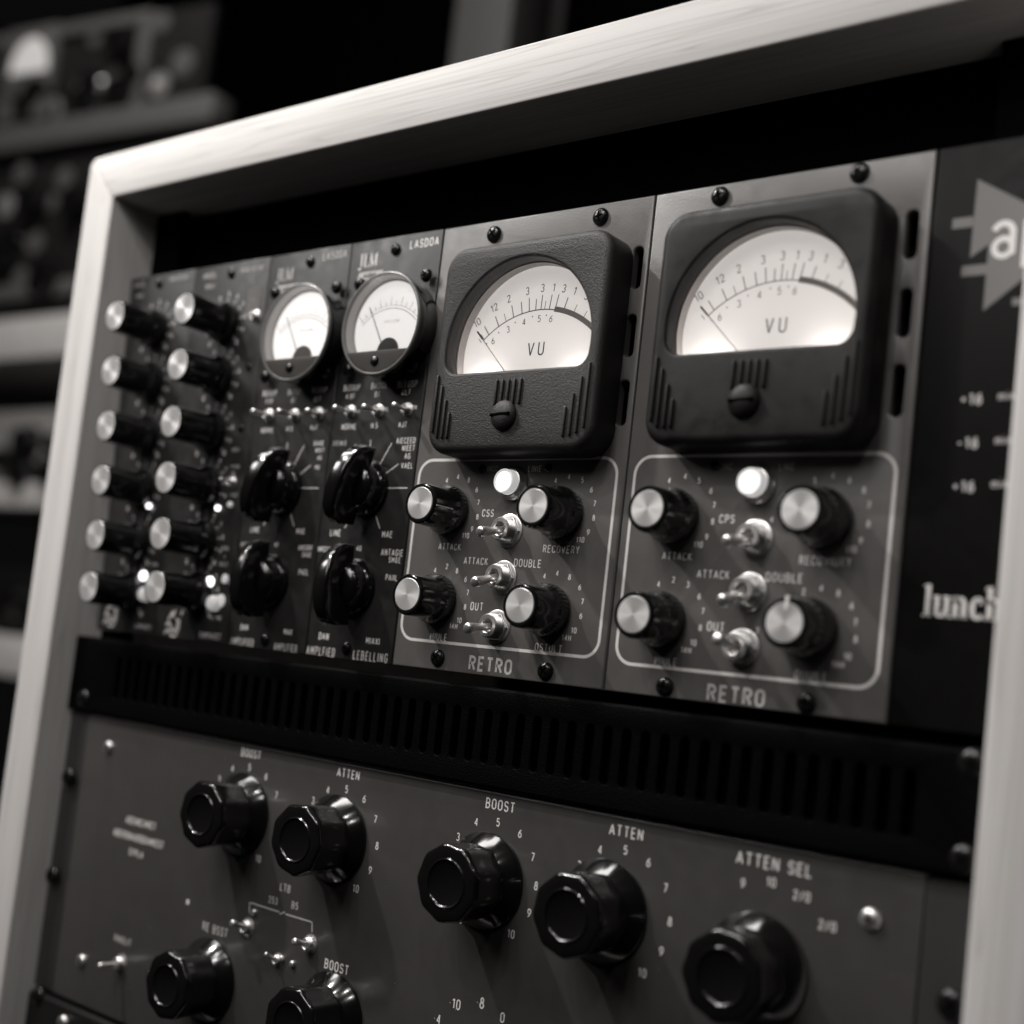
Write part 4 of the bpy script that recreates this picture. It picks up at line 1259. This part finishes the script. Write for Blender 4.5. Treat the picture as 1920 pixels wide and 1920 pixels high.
for s, u, v in [('3', 411, 1461), ('4', 436, 1441), ('5', 468, 1439), ('6', 499, 1456), ('7', 518, 1491), ('10', 484, 1610),
                ('3', 587, 1501), ('4', 615, 1481), ('5', 650, 1480), ('6', 683, 1498), ('7', 704, 1536), ('8', 707, 1586), ('9', 694, 1632), ('10', 667, 1666),
                ('3', 859, 1569), ('4', 893, 1541), ('5', 934, 1542), ('6', 975, 1563), ('7', 999, 1607), ('8', 1005, 1661), ('9', 992, 1712), ('10', 958, 1751), ('3', 864, 1724),
                ('3', 1086, 1622), ('4', 1125, 1593), ('5', 1173, 1594), ('6', 1216, 1617), ('7', 1248, 1665), ('8', 1256, 1728), ('9', 1240, 1784), ('10', 1204, 1824),
                ('9', 1393, 1656), ('10', 1446, 1654), ('2/0', 1503, 1680), ('2/0', 1551, 1736)]:
    lab(eq, s, u, v, .23, .80)
for p, q in (((468, 1712), (468, 1692)), ((468, 1692), (524, 1710)), ((536, 1714), (585, 1729)), ((585, 1729), (585, 1748)), ((524, 1714), (534, 1710))):
    line(eq, p, q, 0.04, m='printdim')
# metal shaft bushing of the control cut off by the lower edge of the photograph
x, _, z = P(868, 2010, -1.3)
o = eq.add('knob', finish('knob', lathe_bm([(1.0, .05), (1.0, .3), (.8, .55), (.55, .6), (.5, 1.2), (.42, 1.3), (0, 1.3)], 64), M['black'], 40), (x, 0, z))

# ================================================================== unit at the very bottom
low = Thing('lower_unit', 'black rack unit whose top corner shows below the equaliser at bottom left', 'rack unit', (16.3, 0, -20))
low.add('front_panel', finish('front_panel', plate_bm(rrect(-0.45, -22, 33.0, -13.12, 0.15, 3), (), 0.4, -0.18, 0.12), M['satin'], 40))
screw(low, 115, 1918, .26, 'chrome', y=-.18); bolt(low, 68, 1868)

# ================================================================== gear far behind, out of focus
class Back(Thing):
    def __init__(s, name, label, cat, u0, v0, y=45, yaw=0.0):
        a = P(u0, v0, y)
        super().__init__(name, label, cat, a)
        s.yaw = yaw
        s.o.rotation_euler = (0, 0, yaw)

    def at(s, u, v, d=0.0):
        """local (x, z) seen at pixel (u, v) on the unit's own front plane, d forward of it"""
        a, b = (u - CX) / CF, (v - CY) / CF
        r = Vector([CR[0][i] * a + CR[1][i] * b + CR[2][i] for i in range(3)])
        n = Vector((math.sin(s.yaw), -math.cos(s.yaw), 0))
        o = s.loc + n * d
        t = (o - Vector(CC)).dot(n) / r.dot(n)
        p = Vector(CC) + r * t - s.loc
        return p.x * math.cos(s.yaw) + p.y * math.sin(s.yaw), p.z

    def add(s, name, me, loc=(0, 0, 0), **k):
        return Thing.add(s, name, me, s.loc + Vector(loc), **k)

    def block(s, name, x0, z0, x1, z1, d0, d1, m, bevel=0.15):
        return s.add(name, finish(name, box_bm(x0, x1, -d1, -d0, z0, z1, bevel), M[m], 40))

    def knob(s, u, v, r, m='black', L=1.6):
        x, z = s.at(u, v, L)
        o = s.add('knob', cached(('bk', r, L, m), lambda: finish('knob', lathe_bm([(r * 1.1, 0), (r * 1.1, .3), (r * .9, .5), (r * .85, L), (0, L)], 32), M[m], 40)), (x, 0, z))
        return o

    def light(s, u, v, r, m='led', L=.3):
        x, z = s.at(u, v, L)
        return s.add('indicator_light', finish('indicator_light', lathe_bm([(r, 0), (r, L * .7), (r * .6, L), (0, L)], 24), M[m], 40), (x, 0, z))


YW = math.radians(11)
b1 = Back('background_unit', 'out-of-focus rack unit with a glowing square meter, at top left behind the case', 'rack unit', 0, 240, 45, YW)
xr, _ = b1.at(388, 110)
zt = b1.at(200, 38)[1]
b1.block('front_panel', -25, 0, xr, zt, -1, 0, 'bgdark')
x0, _ = b1.at(262, 100); x1, _ = b1.at(284, 100)
b1.block('frame_bar', -25, zt - 1.3, x1, zt, 0, .7, 'bggrey')
b1.block('frame_post', x0, 0, x1, zt - 1.35, 0, .7, 'bggrey')
x0, _ = b1.at(12, 150); x1, _ = b1.at(34, 150)
b1.block('frame_post', x0, 0, x1, zt - 1.35, 0, .7, 'bggrey')
mx, mz = b1.at(70, 108)
mm = b1.block('square_meter', mx - 3.9, mz - 4.6, mx + 3.6, mz + 3.2, 0, .9, 'bggrey')
bm = plate_bm([(2.9 * math.cos(math.radians(a)) * 1.0, -1.6 + 3.5 * math.sin(math.radians(a))) for a in range(10, 171, 10)] + [(-3.0, -2.2), (3.0, -2.2)], (), -.85, -1.0, 0.0)
sub(mm, 'dial_face', finish('dial_face', bm, emit('far_dial', 1.0, 0.18), 0), (mx, 0, mz))
for u, v, r, m in ((160, 150, 1.2, 'black'), (215, 75, 2.0, 'black'), (215, 170, 2.0, 'black'), (150, 185, 1.8, 'black'), (75, 200, 1.6, 'bggrey'), (60, 172, 2.0, 'black'), (240, 130, 1.2, 'black')):
    b1.knob(u, v, r, m)
for u, v, r, m in ((176, 70, 1.0, 'bggrey'), (178, 168, 1.0, 'bggrey'), (212, 138, 1.0, 'bggrey'), (296, 157, 1.3, 'bglight'), (340, 116, 1.5, 'bggrey'), (300, 40, 1.2, 'bggrey'), (150, 160, .9, 'bggrey'), (295, 155, .75, 'leddim')):
    b1.light(u, v, r, m)

s1 = Back('shelf_board', 'blurred grey shelf board under the top-left background unit', 'shelf', 0, 292, 45, math.radians(8))
s1.block('board', -25, 0, s1.at(405, 230)[0], s1.at(0, 247)[1], -2, .8, 'bggrey')

b2 = Back('background_unit', 'out-of-focus dark rack unit with black knobs, behind the left side board at mid height', 'rack unit', 0, 565, 45, math.radians(4))
zt = b2.at(60, 315)[1]
b2.block('front_panel', -25, 0, 34, zt, -8, 0, 'bgdark')
b2.block('frame_bar', -25, -.2, 34, 1.6, 0, .5, 'bggrey')
for u, v, r in ((48, 375, 2.0), (128, 375, 2.0), (70, 520, 2.3), (-10, 480, 2.0), (10, 440, 1.3)):
    b2.knob(u, v, r)
for u, v, r, m in ((8, 385, 1.4, 'bglight'), (36, 520, 1.2, 'bggrey'), (62, 455, 1.3, 'bggrey'), (38, 325, 1.3, 'bggrey'), (118, 335, 1.3, 'bggrey'), (95, 380, .9, 'bggrey')):
    b2.light(u, v, r, m)

s2 = Back('shelf_board', 'bright blurred shelf board between the dark unit and the light unit at left', 'shelf', 0, 686, 45, math.radians(3))
s2.block('board', -25, 0, 34, s2.at(0, 612)[1], -20, 2.0, 'bgwood')
s2.block('unit_foot', -25, s2.at(0, 612)[1] + .05, 34, s2.at(0, 575)[1], -10, -.4, 'bgdark')

b3 = Back('background_unit', 'out-of-focus light grey rack unit with dark round knobs, left of the case', 'rack unit', 0, 958, 45, math.radians(1))
b3.block('front_panel', -25, 0, 30, b3.at(0, 772)[1], -8, 0, 'bglight')
b3.block('trim_bar', -25, .3, 30, 2.9, 0, .9, 'bgwood')
for u, v, r in ((33, 825, 1.7), (28, 888, 1.7), (85, 880, 1.8), (90, 830, 1.2), (-5, 860, 1.4)):
    b3.knob(u, v, r)

b4 = Back('background_unit', 'nearly black blurred rack unit above the lowest shelf at the left edge', 'rack unit', 0, 1180, 45, 0)
b4.block('front_panel', -25, 0, 26, b4.at(0, 1062)[1], -8, 0, 'satin')
b4.knob(10, 1125, 1.6); b4.light(4, 1118, .8, 'bggrey')

s3 = Back('shelf_board', 'lowest blurred pale shelf board beside the left side of the case', 'shelf', 0, 1262, 45, math.radians(-1))
s3.block('board', -25, 0, 24, s3.at(0, 1188)[1], -20, 2.0, 'bgwood')

p1 = Back('upright_post', 'thick blurred grey upright post above the middle of the case top', 'post', 900, 120, 45, 0)
a, _ = p1.at(845, 60); b, _ = p1.at(955, 60)
p1.block('shaft', a, -40, b, 40, -5, 0, 'post', .5)
p2 = Back('upright_post', 'thin dim upright bar right of the thick grey post', 'post', 1040, 80, 60, 0)
a, _ = p2.at(1030, 40); b, _ = p2.at(1055, 40)
p2.block('shaft', a, -40, b, 40, -5, 0, 'bgdark', .4)
